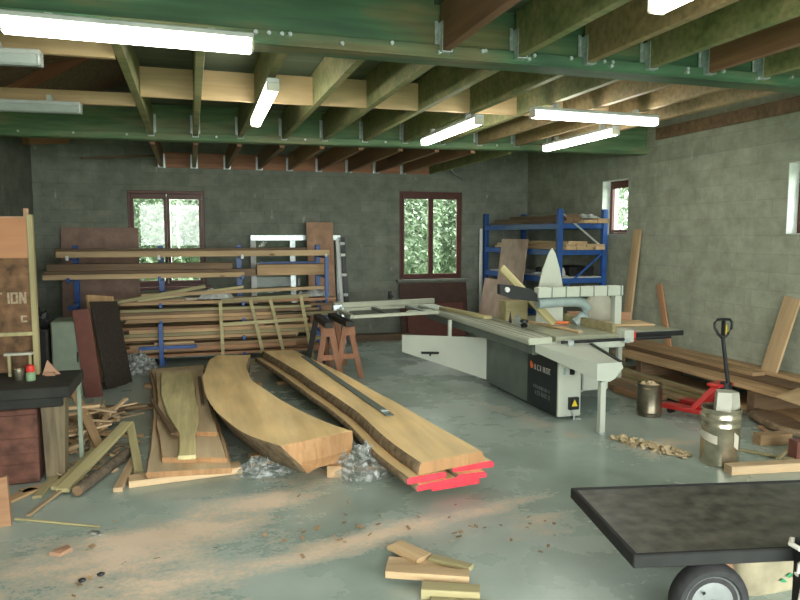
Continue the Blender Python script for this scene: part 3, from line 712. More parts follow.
build('body', MB().beam((5.6, 10.3, 1.31), (6.0, 10.55, 1.31), .1, .1, bevel=.02), 'black_iron', jt); build('guard', MB().cyl((5.6, 10.3, 1.253), (5.6, 10.3, 1.28), .1), 'steel', jt)
leaner('plywood_sheet', 'tall pinkish plywood sheet leaning on the front of the blue shelf', 'panel', (5.18, 10.75, 0.0), (5.39, 10.75, 1.83), (0, 1, 0), 0.98, .018, 'ply_pink')
leaner('plywood_sheet', 'shorter pinkish plywood sheet leaning left of the tall one', 'panel', (5.10, 11.15, 0.0), (5.28, 11.15, 1.10), (0, 1, 0), 1.15, .018, 'ply_pink')
tag(build('white_pole', MB().cyl((5.34, 12.05, 0.0), (5.36, 12.13, 2.02), .034, n=10), 'white'), 'thin white pole standing at the left end of the blue shelf', 'pole')
# boards leaning on the right wall
leaner('leaning_board', 'tall pale board leaning on the right wall beside the blue shelf', 'board', (6.20, 8.72, 0.0), (6.355, 8.66, 1.98), (0, 1, 0), .17, .03, 'pine')
leaner('leaning_board', 'thin reddish stick leaning on the right wall beyond the pallet truck', 'board', (6.26, 7.66, 0.0), (6.36, 8.14, 1.20), (0, 1, 0), .11, .025, 'board_red')
leaner('leaning_board', 'short wide pale board leaning on the right wall at right', 'board', (6.15, 6.07, 0.0), (6.355, 5.88, 1.21), (0, 1, 0), .21, .03, 'pine')

# ------------------------------------------------------------------ panel saw
saw = thing('panel_saw', 'white and grey sliding-table panel saw in the middle of the workshop', 'saw', (3.95, 7.0, 0))
def sp(nm, m, par=None, b=.006, *r): return build(nm, MB().span(*r, b), m, par or saw)
body = sp('cabinet', 'machine_grey_and_shade', None, .008, 3.57, 3.86, 6.14, 7.93, 0.03, 0.70)  # shade on the cabinet side is put into this darker colour
sp('rear_cabinet', 'machine_white', None, .008, 3.86, 4.28, 6.72, 7.93, 0.10, 0.70)
sp('front_panel', 'machine_white', None, .008, 3.565, 3.83, 6.07, 6.14, 0.03, 0.70)
sp('plinth', 'black_iron', None, .002, 3.62, 3.84, 6.2, 7.88, 0.0, 0.03)
sp('rear_foot', 'black_iron', None, .002, 3.95, 4.25, 6.85, 7.88, 0.0, 0.10)
bp = sp('logo_panel', 'black_panel', None, .003, 3.562, 3.572, 6.10, 6.74, 0.035, 0.63)
# marks on the black panel: round orange mark, a row of pale letters, two dim lines
mk = MB().cyl((3.562, 6.64, 0.475), (3.559, 6.64, 0.475), .035, n=16).cyl((3.562, 6.655, 0.50), (3.558, 6.655, 0.50), .022, n=12)
build('emblem', mk, 'orange_mark', bp)
def strokes(y0, y1, z, h, n, m, nm):
    for k in range(n):
        mb = MB(); a = y0+(y1-y0)*k/n; w = abs((y1-y0)/n)*(.45, .72, .3, .6, .75)[k % 5]; s = -1 if y1 < y0 else 1; a1 = a+s*w
        lo, hi = min(a, a1), max(a, a1); e = .009
        kind = k % 4
        mb.span(3.5595, 3.562, hi-e, hi, z, z+h)
        if kind != 1: mb.span(3.5595, 3.562, lo, lo+e, z, z+h)
        mb.span(3.5595, 3.562, lo, hi, z+h-e, z+h)
        if kind != 3: mb.span(3.5595, 3.562, lo, hi, z, z+e)
        build(nm, mb, m, bp)
strokes(6.58, 6.20, .44, .06, 6, 'letter_pale', 'lettering')
strokes(6.60, 6.22, .24, .035, 9, 'letter_dim', 'lettering'); strokes(6.56, 6.22, .17, .045, 7, 'letter_dim', 'lettering')
# isolator and warning plate on the front
sw = build('switch', MB().box((3.715, 6.062, .50), (.05, .03, .06), None, .006).cyl((3.715, 6.05, .50), (3.715, 6.03, .50), .014, n=10), 'black', saw)
build('sticker', MB().box((3.63, 6.068, .51), (.03, .006, .07)), 'hose', saw)
wp = build('warning_plate', MB().box((3.735, 6.055, .17), (.115, .04, .13), None, .006), 'black', saw)
build('warning_triangle', MB().ext([(3.70, 6.034, .145), (3.77, 6.034, .145), (3.735, 6.034, .215)], (0, -.003, 0)), 'yellow', wp)
build('socket_lead', MB().tube([(3.72, 6.06, .10), (3.73, 6.03, .06), (3.73, 6.03, .012), (3.80, 6.02, .012)], .014, 6), 'steel', saw)
# front support box beam and its leg
mb = MB(); pa = [(3.36, .775), (3.98, .775), (3.98, .70), (3.85, .60), (3.62, .58), (3.36, .70)]; pb = [(3.60, .705), (3.86, .705), (3.88, .65), (3.80, .555), (3.74, .525), (3.60, .545)]
mb.prism([(x, 6.20, z) for x, z in pa], [(x, 5.44, z) for x, z in pb])
build('support_beam', mb, 'machine_white', saw)
build('support_edge', MB().beam((3.95, 6.10, .776), (3.85, 5.44, .712), .03, .014), 'black', saw)
build('support_leg', MB().span(3.70, 3.76, 5.52, 5.58, 0.008, .51, .006), 'machine_white', saw)
build('leg_foot', MB().cyl((3.73, 5.55, 0), (3.73, 5.55, .01), .045), 'steel', saw)
# table, sliding carriage, grooves
sp('table', 'machine_top', None, .006, 3.60, 4.50, 6.20, 7.95, .79, .85)
sp('table_frame', 'machine_white', None, .006, 3.57, 4.45, 6.22, 7.92, .70, .79)
car = sp('sliding_carriage', 'alu', None, .008, 3.30, 3.57, 6.22, 9.85, .77, .845)
for x in (3.35, 3.44, 3.52): build('groove', MB().span(x-.008, x+.008, 6.22, 9.85, .8455, .847), 'machine_grey_and_shade', car)
build('carriage_rail', MB().span(3.36, 3.56, 6.25, 9.6, .66, .77, .008), 'machine_grey_and_shade', saw)
build('carriage_lip', MB().span(3.29, 3.30, 6.22, 9.85, .80, .83), 'machine_white', saw)
build('clamp_knob', MB().lathe([(.03, 0), (.045, .03), (.02, .045), (.05, .06), (.045, .085), (0, .09)], (3.62, 6.95, .85), 12), 'black', saw, smooth=True)
build('blade', MB().cyl((3.66, 7.2, .86), (3.664, 7.2, .86), .11, n=24), 'steel', saw)
build('riving_wedge', MB().ext([(3.655, 7.34, .85), (3.655, 7.42, .85), (3.655, 7.38, .98)], (.006, 0, 0)), 'black_iron', saw)
# fence rail and fence
build('fence_rail', MB().cyl((3.62, 6.12, .80), (4.95, 6.12, .80), .016, n=12), 'black_iron', saw)
for x in (3.72, 4.40): build('rail_bracket', MB().box((x, 6.14, .79), (.07, .09, .06), None, .008), 'steel', saw)
fh = build('fence_head', MB().box((4.42, 6.18, .83), (.12, .16, .13), None, .01), 'machine_white', saw)
build('red_scale', MB().box((4.49, 6.13, .83), (.016, .05, .10)), 'red', fh)
build('fence_bar', MB().beam((4.34, 6.26, .90), (4.34, 7.35, .90), .05, .095, bevel=.004), 'olive_wood', saw)
# right hand extension table
sp('extension_table', 'machine_top', None, .004, 4.50, 5.22, 6.30, 7.60, .80, .845)
sp('extension_edge', 'black_iron', None, .004, 4.50, 5.24, 6.26, 6.30, .785, .84)
sp('side_box', 'machine_white', None, .01, 4.06, 4.38, 6.40, 6.72, .20, .70)
sp('extension_leg', 'machine_white', None, .005, 5.20, 5.26, 7.40, 7.46, 0, .80)
# swing arm for the crosscut frame
mb = MB(); d = Vector((.45, .57, 0)).normalized()*.05
A = [(3.57, 7.86, .06), (3.57, 7.86, .60), (2.66, 8.56, .575), (2.66, 8.56, .35)]
mb.ext(A, d); build('swing_arm', mb, 'machine_white', saw)
build('arm_post', MB().cyl((3.20, 8.20, .58), (3.20, 8.20, .80), .028, n=10), 'machine_white', saw)
build('locking_handle', MB().beam((2.86, 8.35, .36), (3.06, 8.22, .37), .035, .03, bevel=.008).cyl((2.96, 8.29, .33), (3.0, 8.36, .36), .012), 'black', saw)
# outrigger crosscut table: two long rails, end rails, slats
cc = build('crosscut_fence', MB().beam((1.96, 9.62, .885), (3.62, 9.98, .875), .06, .08, bevel=.006), 'alu', saw)
build('crosscut_rail', MB().beam((2.02, 8.70, .825), (3.30, 8.88, .825), .05, .045, bevel=.004), 'alu', saw)
build('crosscut_rail', MB().beam((2.0, 9.56, .825), (3.30, 9.80, .825), .05, .045, bevel=.004), 'alu', saw)
for x in (2.02, 2.55, 3.1):
    build('crosscut_slat', MB().beam((x, 8.70+(x-2.02)*.14, .825), (x, 9.56+(x-2.0)*.18, .825), .06, .04, up=(0, 0, 1), bevel=.003), 'machine_grey_and_shade' if x > 2.1 else 'alu', saw)
build('crosscut_plate', MB().prism([(2.75, 8.80, .80), (3.3, 8.88, .80), (3.3, 9.25, .80), (2.95, 9.2, .80)], [(2.75, 8.80, .83), (3.3, 8.88, .83), (3.3, 9.25, .83), (2.95, 9.2, .83)]), 'alu', saw)
build('stop_block', MB().box((2.0, 9.62, .86), (.14, .16, .10), None, .01).box((2.05, 9.5, .80), (.05, .10, .16), None, .01), 'steel', saw)
build('flip_stop', MB().box((2.85, 9.78, 1.0), (.05, .06, .12), None, .008).cyl((2.85, 9.74, .99), (2.85, 9.66, .99), .02), 'black_iron', saw)
# overhead guard: post, segmented arm, hood, hose
build('guard_post', MB().span(4.70, 4.79, 6.78, 6.87, .845, 1.20, .006), 'machine_white', saw)
arm = build('guard_arm', MB().span(3.70, 4.80, 6.77, 6.88, 1.20, 1.315, .006), 'machine_white', saw)
for k in range(6): build('arm_joint', MB().span(3.86+.18*k, 3.872+.18*k, 6.765, 6.885, 1.198, 1.318), 'machine_grey_and_shade', arm)
hood = build('guard_hood', MB().ext([(3.24, 6.80, 1.36), (3.24, 6.80, 1.25), (3.40, 6.80, 1.195), (3.70, 6.80, 1.155), (3.70, 6.80, 1.24), (3.62, 6.80, 1.30), (3.38, 6.80, 1.35)], (0, .07, 0)), 'black', saw)
build('hood_knob', MB().cyl((3.32, 6.80, 1.30), (3.32, 6.77, 1.30), .028), 'white', hood)
pts = [(3.72, 6.83, 1.13), (3.95, 6.84, 1.14), (4.2, 6.85, 1.14), (4.33, 6.88, 1.12), (4.40, 6.9, 1.05), (4.39, 6.92, .98), (4.33, 6.95, .90), (4.28, 6.96, .87)]
build('extraction_hose', MB().tube(pts, .06, 12), 'hose', saw, smooth=True)
# things lying on the saw
ob = MB(); prof = [(3.72, .87), (4.08, .87), (4.07, 1.30), (4.02, 1.52), (3.96, 1.70), (3.915, 1.765), (3.87, 1.70), (3.80, 1.52), (3.745, 1.30)]
ob.ext([(x+.20, 7.22, z-.018) for x, z in prof], (0, .02, 0)); tag(build('pointed_panel', ob, 'machine_white', loc=(4.1, 7.23, .852)), 'whitish pointed plywood panel standing behind the saw guard arm', 'panel')
board('leaning_plank', 'pale plank leaning diagonally across the black saw guard hood', 'plank', (4.02, 6.98, .875), (3.34, 6.98, 1.53), .10, .035, 'olive_wood', up=(0.3, -.9, .3))
tag(build('wooden_block', MB().span(3.68, 3.98, 7.55, 7.75, .8505, 1.09, .004), 'olive_wood', loc=(3.8, 7.6, .8505)), 'square wooden block on the saw table behind the diagonal plank', 'block')
board('timber_offcut', 'red-brown board lying on the back of the saw extension table', 'board', (4.50, 7.50, .895), (5.20, 7.20, .895), .10, .10, 'board_red')
board('plywood_offcut', 'pale flat plywood offcut on the saw extension table', 'board', (4.62, 6.92, .857), (5.18, 6.84, .857), .38, .02, 'pine')
board('timber_offcut', 'pale thin strip lying along the saw table beside the fence', 'board', (3.98, 6.35, .864), (3.84, 7.5, .864), .05, .022, 'pine')
board('timber_offcut', 'flat cream board on the far end of the sliding carriage', 'board', (3.56, 7.8, .866), (3.40, 9.0, .866), .12, .035, 'olive_wood')
orr = thing('orange_tool', 'orange handled tool lying on the saw table by the fence', 'tool', (4.13, 7.0, .851))
build('handle', MB().beam((4.02, 7.08, .875), (4.22, 6.98, .875), .035, .035, bevel=.012), 'orange_mark', orr); build('shaft', MB().cyl((4.0, 7.09, .872), (3.9, 7.13, .872), .008), 'steel', orr)
tag(build('cardboard_shade', MB().lathe([(.16, .0), (.17, .1), (.15, .25), (.08, .36), (0, .39)], (4.86, 7.35, .846), 18), 'cream_plastic', smooth=True), 'cream rounded hood standing behind the guard post', 'hood')

# ------------------------------------------------------------------ sawhorses
def sawhorse(label, x, y, rz):
    t = thing('sawhorse', label, 'sawhorse', (x, y, 0), rz, 'red-brown trestles')
    build('top_beam', MB().box((0, 0, .735), (.11, 1.06, .07), None, .006), 'horse_top', t, local=True)
    for s in (-1, 1):
        for q in (-1, 1):
            build('leg', MB().beam((q*.17, s*.47, .0), (q*.03, s*.40, .71), .075, .032, up=(0, 1, 0), bevel=.003), 'horse' if s < 0 or q > 0 else 'horse_top', t, local=True)
        build('crossbar', MB().beam((-.115, s*.44, .30), (.115, s*.44, .30), .025, .07, bevel=.003), 'horse', t, local=True)
    build('gusset', MB().ext([(-.08, -.435, .70), (.08, -.435, .70), (.10, -.445, .58), (-.10, -.445, .58)], (0, -.012, 0)), 'horse', t, local=True)
    return t
sawhorse('red-brown sawhorse with black top, nearer the timber rack', 1.70, 9.12, -.03)
sawhorse('red-brown sawhorse with black top, nearer the panel saw', 1.95, 9.16, .03)

# ------------------------------------------------------------------ live-edge slabs
def slab(label, left, right, z0, z1, top='slab_top', side='bark', end='endgrain', group=None, flare=.03, name='live_edge_slab', redend=False, res=26, wob=.012, fl=None):
    def samp(pl, f):
        ys = [p[1] for p in pl]; L = [0]
        for a, b in zip(pl, pl[1:]): L.append(L[-1]+math.hypot(b[0]-a[0], b[1]-a[1]))
        d = f*L[-1]
        for i in range(len(pl)-1):
            if d <= L[i+1]+1e-9:
                t = (d-L[i])/max(1e-9, L[i+1]-L[i])
                # catmull-rom for a smooth natural edge
                p0 = pl[max(0, i-1)]; p1 = pl[i]; p2 = pl[i+1]; p3 = pl[min(len(pl)-1, i+2)]
                return tuple(.5*((2*p1[k])+(-p0[k]+p2[k])*t+(2*p0[k]-5*p1[k]+4*p2[k]-p3[k])*t*t+(-p0[k]+3*p1[k]-3*p2[k]+p3[k])*t**3) for k in (0, 1))
        return pl[-1]
    bm = bmesh.new(); rows = []
    sd = random.uniform(0, 50); h = z1-z0
    for i in range(res+1):
        f = i/res; l = samp(left, f); r = samp(right, f)
        wl = wob*noise.noise((f*9+sd, 1, 0)); wr = wob*noise.noise((f*9+sd, 5, 0))
        ring = []
        for (px, py), s, w in ((l, -1, wl), (r, 1, wr)):
            fr_ = flare if (s > 0 or fl is None) else fl*(.25+.75*f)
            prof = [(0, z1), (fr_*.4+.01, z1-h*.33), (fr_*.75+.005, z1-h*.66), (fr_, z0)]
            pts = []
            for (o, z) in prof:
                j = .008*noise.noise((f*22+sd, o*50, z*40)) if o > 0 else 0
                pts.append((px+s*(o+w+j), py, z))
            ring.append(pts)
        lo, ro = ring
        rows.append([bm.verts.new(p) for p in lo[::-1]] + [bm.verts.new((lo[0][0]*.5+ro[0][0]*.5, (lo[0][1]+ro[0][1])/2, z1))] + [bm.verts.new(p) for p in ro] + [bm.verts.new((lo[0][0]*.5+ro[0][0]*.5, (lo[0][1]+ro[0][1])/2, z0))])
    n = len(rows[0])   # 0..3 left (bottom to top), 4 mid top, 5..8 right (top to bottom), 9 mid bottom
    for a, b in zip(rows, rows[1:]):
        for k in range(n):
            f = bm.faces.new((a[k], a[(k+1) % n], b[(k+1) % n], b[k]))
            f.material_index = 1 if k in (0, 1, 2, 5, 6, 7) else 0
            f.smooth = k in (0, 1, 2, 5, 6, 7)
    e0 = bm.faces.new(rows[0]); e1 = bm.faces.new(rows[-1]); e0.material_index = 2; e1.material_index = 2
    bmesh.ops.recalc_face_normals(bm, faces=bm.faces)
    me = bpy.data.meshes.new(name); bm.to_mesh(me); bm.free()
    for m in (top, side, end): me.materials.append(M[m])
    o = bpy.data.objects.new(name, me); COL.objects.link(o)
    return tag(o, label, 'slab', group)
# middle curved slab on two bearers
slab('thick curved live-edge slab lying alone between the two stacks',
     [(.30, 9.15), (.20, 8.85), (.14, 8.3), (.09, 7.6), (.105, 6.95), (.16, 6.32), (.265, 5.8), (.40, 5.37), (.60, 5.02)],
     [(.72, 9.05), (.64, 8.6), (.60, 8.1), (.60, 7.5), (.71, 6.85), (.86, 6.17), (1.05, 5.57), (1.21, 5.24)], .09, .325, flare=-.02, res=34, fl=-.2)
board('slab_bearer', 'square bearer under the near end of the curved slab', 'bearer', (.42, 5.62, .044), (1.12, 5.72, .044), .09, .086, 'board')
board('slab_bearer', 'square bearer under the far end of the curved slab', 'bearer', (.1, 8.5, .044), (.8, 8.4, .044), .09, .086, 'board')
board('wooden_block', 'small wooden block poking out of the plastic wrap near the curved slab', 'block', (1.03, 5.12, .045), (1.10, 5.36, .045), .11, .09, 'board')
# right stack with red painted ends
TL = [(.93, 9.5), (1.08, 8.6), (1.2, 7.75), (1.33, 6.7), (1.42, 5.95), (1.45, 5.05), (1.525, 4.44)]
TR = [(1.34, 9.5), (1.50, 8.6), (1.66, 7.7), (1.77, 6.8), (1.87, 6.05), (1.97, 5.15), (2.045, 4.56)]
def sh_(pl, dx, dy=0.0): return [(x+dx, y) for x, y in pl[:-1]] + [(pl[-1][0]+dx, pl[-1][1]+dy)]
def mid(f, dx0=0): return [(a[0]*(1-f)+b[0]*f+dx0, a[1]*(1-f)+b[1]*f) for a, b in zip(TL, TR)]
slab('top slab of the right stack with a bare brown end and bark edges', TL, TR, .205, .29, flare=.025, res=30)
slab('slab with red painted end jutting left under the top slab', sh_(TL, -.10, -.02), sh_(mid(.36), 0, -.02), .15, .20, end='red_paint', flare=.012, group='red-ended slabs of the right stack')
slab('slab with red painted end jutting right under the top slab', sh_(mid(.58), 0, .05), sh_(TR, .09, .02), .15, .20, end='red_paint', flare=.012)
slab('lower left slab with red painted end in the right stack', sh_(TL, -.03, -.04), sh_(mid(.52), 0, -.04), .10, .147, end='red_paint', flare=.012)
slab('lower right slab with red painted end in the right stack', sh_(mid(.60), 0, -.0), sh_(TR, .0, -.04), .10, .147, end='red_paint', flare=.012)
slab('bottom slab with red painted end nearest the floor', sh_(mid(.22), 0, .04), sh_(mid(.93), 0, .0), .045, .097, end='red_paint', flare=.012)
board('slab_bearer', 'bearer across the floor beneath the red-ended stack', 'bearer', (1.3, 5.2, .0225), (2.0, 5.35, .0225), .08, .042, 'board')
board('slab_bearer', 'far bearer across the floor beneath the red-ended stack', 'bearer', (1.0, 8.6, .0225), (1.6, 8.7, .0225), .08, .042, 'board')
st = thing('straightedge', 'long grey aluminium straightedge lying on the red-ended stack', 'straightedge', (1.56, 7.2, .292))
build('bar', MB().beam((1.40, 8.9, .299), (1.66, 5.70, .299), .075, .012, bevel=.002), 'machine_grey_and_shade', st)
build('end_stop', MB().box((1.648, 5.85, .309), (.07, .05, .012), None, .003), 'steel', st)
# left stack
LP = 'slab_pale'
slab('bottom wide board of the left pale stack', [(-.57, 9.6), (-.44, 8.0), (-.38, 6.6), (-.36, 5.36)], [(.13, 9.7), (.155, 8.6), (.19, 7.1), (.235, 6.0), (.25, 5.28)], .06, .105, LP, 'endgrain', flare=.006)
slab('second board of the left pale stack, ragged left edge', [(-.52, 9.3), (-.40, 7.9), (-.33, 6.5), (-.25, 5.55)], [(.13, 9.3), (.145, 8.2), (.17, 6.9), (.22, 5.40)], .108, .15, LP, 'endgrain', flare=.006)
slab('third board of the left pale stack, ending short', [(-.46, 9.0), (-.38, 7.7), (-.33, 6.9), (-.2, 6.15)], [(.11, 8.95), (.115, 7.9), (.14, 6.9), (.18, 6.0)], .153, .19, LP, 'endgrain', flare=.006)
slab('topmost tapered greenish board of the left pale stack', [(-.38, 8.7), (-.33, 7.5), (-.22, 6.5), (-.13, 5.95), (-.125, 5.32)], [(-.02, 8.6), (.0, 7.4), (.03, 6.6), (-.01, 5.9), (-.015, 5.30)], .193, .225, 'olive_y', 'olive_y', 'olive_y', flare=.004)
board('dark_batten', 'thin dark batten lying on the left side of the pale stack', 'batten', (-.42, 7.35, .20), (-.18, 6.02, .20), .04, .018, 'board_dark', up=(0, 0, 1))
board('dark_batten', 'thin dark batten lying on the right side of the pale stack', 'batten', (.055, 8.4, .20), (.075, 7.0, .20), .035, .018, 'board_dark')
board('slab_bearer', 'pinkish plank across the floor under the near end of the left stack', 'bearer', (-.50, 5.42, .0275), (.34, 5.50, .0275), .16, .052, 'scrap')
board('slab_bearer', 'bearer across the floor under the far end of the left stack', 'bearer', (-.60, 8.9, .0275), (.2, 9.0, .0275), .10, .052, 'board')
board('floor_stick', 'short pale lath on the floor left of the pale stack', 'stick', (-.565, 5.28, .02), (-.50, 5.98, .02), .07, .035, 'scrap')
board('floor_stick', 'olive stick propped upright on the left edge of the pale stack', 'stick', (-.44, 5.62, .03), (-.58, 6.62, .16), .07, .035, 'olive_wood')
crumple('plastic_wrap', 'clear crumpled plastic wrap at the near end of the curved slab', 'plastic', (1.24, 5.22, .0), .46, .60, .25, 'plastic', 1, 22, rotz=.3, sharp=1.6)
crumple('plastic_wrap', 'clear crumpled plastic wrap between the left stack and the curved slab', 'plastic', (.52, 5.42, .0), .46, .36, .13, 'plastic', 6, 20, sharp=1.6)
crumple('plastic_wrap', 'clear plastic bundle at the far end of the left stack', 'plastic', (-.72, 9.95, .0), .5, .5, .30, 'plastic', 8, 18, sharp=1.5)

# ------------------------------------------------------------------ left corner
wb = thing('workbench', 'black-topped workbench at the left edge over the red-brown crate', 'workbench', (-1.6, 5.8, 0))
build('top', MB().span(-2.3, -.88, 5.46, 6.12, .70, .785, .008), 'bench_black', wb)
build('front_rail', MB().span(-2.3, -.95, 5.52, 5.58, .62, .70, .006), 'bench_black', wb)
build('leg', MB().ext([(-1.12, 5.72, 0), (-.99, 5.72, 0), (-.96, 5.72, .70), (-1.14, 5.72, .70)], (0, .16, 0)), 'bench_leg', wb)
build('leg', MB().span(-2.28, -2.14, 5.95, 6.09, 0, .70, .006), 'bench_leg', wb)
build('leg', MB().span(-.935, -.90, 6.06, 6.095, 0, .70, .006), 'cabinet', wb)
build('leg', MB().span(-2.28, -2.14, 5.55, 5.69, 0, .70, .006), 'bench_leg', wb)
cr = thing('wooden_crate', 'red-brown wooden crate on the floor under the workbench', 'crate', (-1.6, 5.8, 0))
build('body', MB().span(-2.1, -1.16, 5.68, 6.0, .0, .58, .01), 'rust_box', cr)
for z in (.10, .30, .48): build('slat', MB().span(-2.11, -1.155, 5.665, 5.68, z-.06, z+.06, .004), 'rust_box', cr)
tc = thing('tool_cabinet', 'tall plywood-fronted cabinet with faded stencil letters, standing on the workbench', 'cabinet', (-1.5, 6.0, .785))
build('post', MB().span(-1.225, -1.185, 5.99, 6.06, .785, 2.06, .004), 'edge_lath', tc)
build('post', MB().span(-2.2, -2.15, 5.99, 6.06, .785, 2.06, .004), 'edge_lath', tc)
build('post_tip', MB().span(-1.25, -1.215, 6.02, 6.05, 2.0, 2.11, .004), 'ply_tan', tc)
build('upper_panel', MB().span(-2.2, -1.225, 6.0, 6.02, 1.72, 2.03, .002), 'ply_orange', tc)
lo = build('lower_panel', MB().span(-2.2, -1.225, 6.0, 6.02, 1.13, 1.72, .002), 'stencil_ply', tc)
build('bottom_batten', MB().span(-2.2, -1.21, 5.97, 6.0, 1.105, 1.135, .003), 'edge_lath', tc)
build('top_cap', MB().span(-2.2, -1.225, 6.0, 6.08, 2.03, 2.045), 'ply_tan', tc)
build('back', MB().span(-2.2, -1.19, 6.07, 6.085, .80, 2.0), 'stencil_ply', tc)
def letter(ch, x, z, h, w, s=.018):
    mb = MB(); y0, y1 = 5.9975, 6.0
    def b(x0, x1, z0, z1): mb.span(x+x0, x+x1, y0, y1, z+z0, z+z1)
    if ch == 'T': b(0, w, h-s, h); b(w/2-s/2, w/2+s/2, 0, h)
    elif ch == 'I': b(w/2-s/2, w/2+s/2, 0, h)
    elif ch == 'O': b(0, s, 0, h); b(w-s, w, 0, h); b(s, w-s, 0, s); b(s, w-s, h-s, h)
    elif ch == 'N': b(0, s, 0, h); b(w-s, w, 0, h); mb.beam((x+s*.4, 5.99875, z+h-s*.3), (x+w-s*.4, 5.99875, z+s*.3), .0025, s*1.05, up=(0, 1, 0)) if False else mb.ext([(x, 5.9975, z+h), (x+s*1.2, 5.9975, z+h), (x+w, 5.9975, z), (x+w-s*1.2, 5.9975, z)], (0, .0025, 0))
    elif ch == 'C': b(0, s, 0, h); b(s, w, 0, s); b(s, w, h-s, h)
    return mb
for ch, x in (('T', -1.475), ('I', -1.405), ('O', -1.365), ('N', -1.305)): build('lettering', letter(ch, x, 1.36, .09, .052, .015), 'stencil', lo)
build('lettering', letter('C', -1.30, 1.21, .055, .045, .014), 'stencil', lo)
bt = thing('red_capped_bottle', 'small pale green bottle with a red cap on the workbench', 'bottle', (-1.16, 5.75, .785))
build('body', MB().lathe([(.03, 0), (.034, .01), (.034, .055), (.02, .07)], (-1.2, 5.75, .786), 14), 'green_tin', bt, smooth=True)
build('cap', MB().lathe([(.03, .07), (.032, .08), (.03, .115), (.01, .125), (0, .126)], (-1.2, 5.75, .786), 14), 'red', bt, smooth=True)
tag(build('tin_mug', MB().lathe([(.03, 0), (.035, .01), (.04, .09), (.034, .085), (.03, .012), (0, .012)], (-1.285, 5.78, .786), 14), 'tin', smooth=True), 'small pale mug left of the red-capped bottle', 'mug')
board('timber_offcut', 'triangular brown offcut standing on the bench right of the bottle', 'offcut', (-1.13, 5.92, .80), (-1.06, 5.9, .80), .02, .03, 'ply_tan')
tag(build('wedge_offcut', MB().ext([(-1.16, 5.95, .786), (-1.03, 5.95, .786), (-1.12, 5.95, .90)], (0, .03, 0)), 'ply_tan', loc=(-1.1, 5.95, .786)), 'brown wedge offcut standing on the bench beside the cabinet post', 'offcut')
ws = thing('small_shelf', 'narrow cream shelf strip fixed in the cabinet opening above the bench', 'shelf', (-1.3, 5.98, .95))
build('strip', MB().span(-1.42, -1.22, 5.93, 5.985, .955, .975, .003), 'cream_plastic', ws)
build('bracket', MB().span(-1.40, -1.38, 5.955, 5.985, .785, .955), 'edge_lath', ws); build('bracket', MB().span(-1.25, -1.235, 5.955, 5.985, .785, .955), 'edge_lath', ws)
tag(build('upright_board', MB().ext([(-1.32, 4.86, 0), (-1.175, 4.86, 0), (-1.185, 4.86, .335), (-1.32, 4.86, .32)], (0, .03, 0)), 'board_red', loc=(-1.25, 4.87, 0)), 'brown board end standing upright at the lower left edge', 'board')
cb = thing('metal_cabinet', 'grey-green metal cabinet standing behind the workbench', 'cabinet', (-1.42, 8.85, 0))
build('body', MB().span(-1.57, -1.255, 8.62, 9.1, 0, .90, .01), 'cabinet', cb); build('door', MB().span(-1.555, -1.27, 8.605, 8.62, .05, .88, .004), 'cabinet', cb)
build('handle', MB().span(-1.30, -1.285, 8.59, 8.605, .42, .54, .003), 'black_iron', cb)
dc = thing('dark_locker', 'dark cabinet in the shadows left of the grey-green one', 'cabinet', (-1.9, 8.8, 0))
build('body', MB().span(-2.2, -1.60, 8.6, 9.2, 0, .82, .01), 'dark_panel', dc); build('door', MB().span(-2.18, -1.62, 8.585, 8.6, .05, .8, .004), 'black', dc)
crumple('black_sack', 'lumpy black plastic sack on top of the dark cabinet', 'sack', (-1.88, 8.9, .82), .55, .5, .30, 'black', 4, 16)
leaner('leaning_sheet', 'narrow maroon panel leaning beside the grey-green cabinet', 'panel', (-1.13, 8.57, 0), (-1.235, 8.59, 1.04), (1, -.15, 0), .19, .03, 'maroon')
leaner('leaning_sheet', 'dark speckled panel leaning in front of the timber rack', 'panel', (-.90, 9.12, 0), (-1.07, 9.30, 1.06), (.24, .55, 0), .58, .03, 'dark_panel')
leaner('leaning_sheet', 'brown-edged board resting on top behind the dark panel', 'panel', (-1.08, 9.5, 0), (-1.16, 9.72, 1.10), (.3, .5, 0), .5, .03, 'board')

# scrap pile
def stick(label, p0, p1, w, t, mat, grp='scrap sticks in the floor pile', name='wood_scrap', roll=0.0):
    return board(name, label, 'scrap', p0, p1, w, t, mat, grp, roll=roll)
stick('long orange-brown stick sloping down the front of the scrap pile', (-1.20, 7.4, .42), (-.80, 6.28, .06), .08, .025, 'board')
stick('broad olive plank lying at the front of the scrap pile', (-.95, 5.36, .03), (-.60, 6.62, .17), .10, .03, 'olive_wood')
stick('second olive plank lying left of the broad olive plank', (-1.0, 5.42, .03), (-.83, 6.3, .05), .08, .025, 'olive_wood')
stick('olive lath on the floor nearest the crate', (-1.11, 5.32, .012), (-1.04, 6.0, .02), .06, .02, 'olive_wood')
stick('thin pale stick pointing to the viewer at lower left', (-1.10, 4.98, .012), (-.90, 5.56, .03), .03, .02, 'scrap')
stick('thin cream lath lying alone on the floor at lower left', (-1.17, 4.96, .008), (-.62, 4.66, .008), .02, .012, 'olive_wood')
lg = thing('round_pole', 'dark round pole lying at the front of the scrap pile', 'pole', (-.7, 5.7, 0))
build('bark', MB().tube([(-.835, 5.28, .045), (-.76, 5.5, .046), (-.66, 5.8, .045), (-.56, 6.12, .045)], .043, 12), 'log', lg, smooth=True)
build('cut_end', MB().cyl((-.836, 5.278, .045), (-.838, 5.272, .045), .037, n=12), 'board_dark', lg)
rnd = random.Random(5)
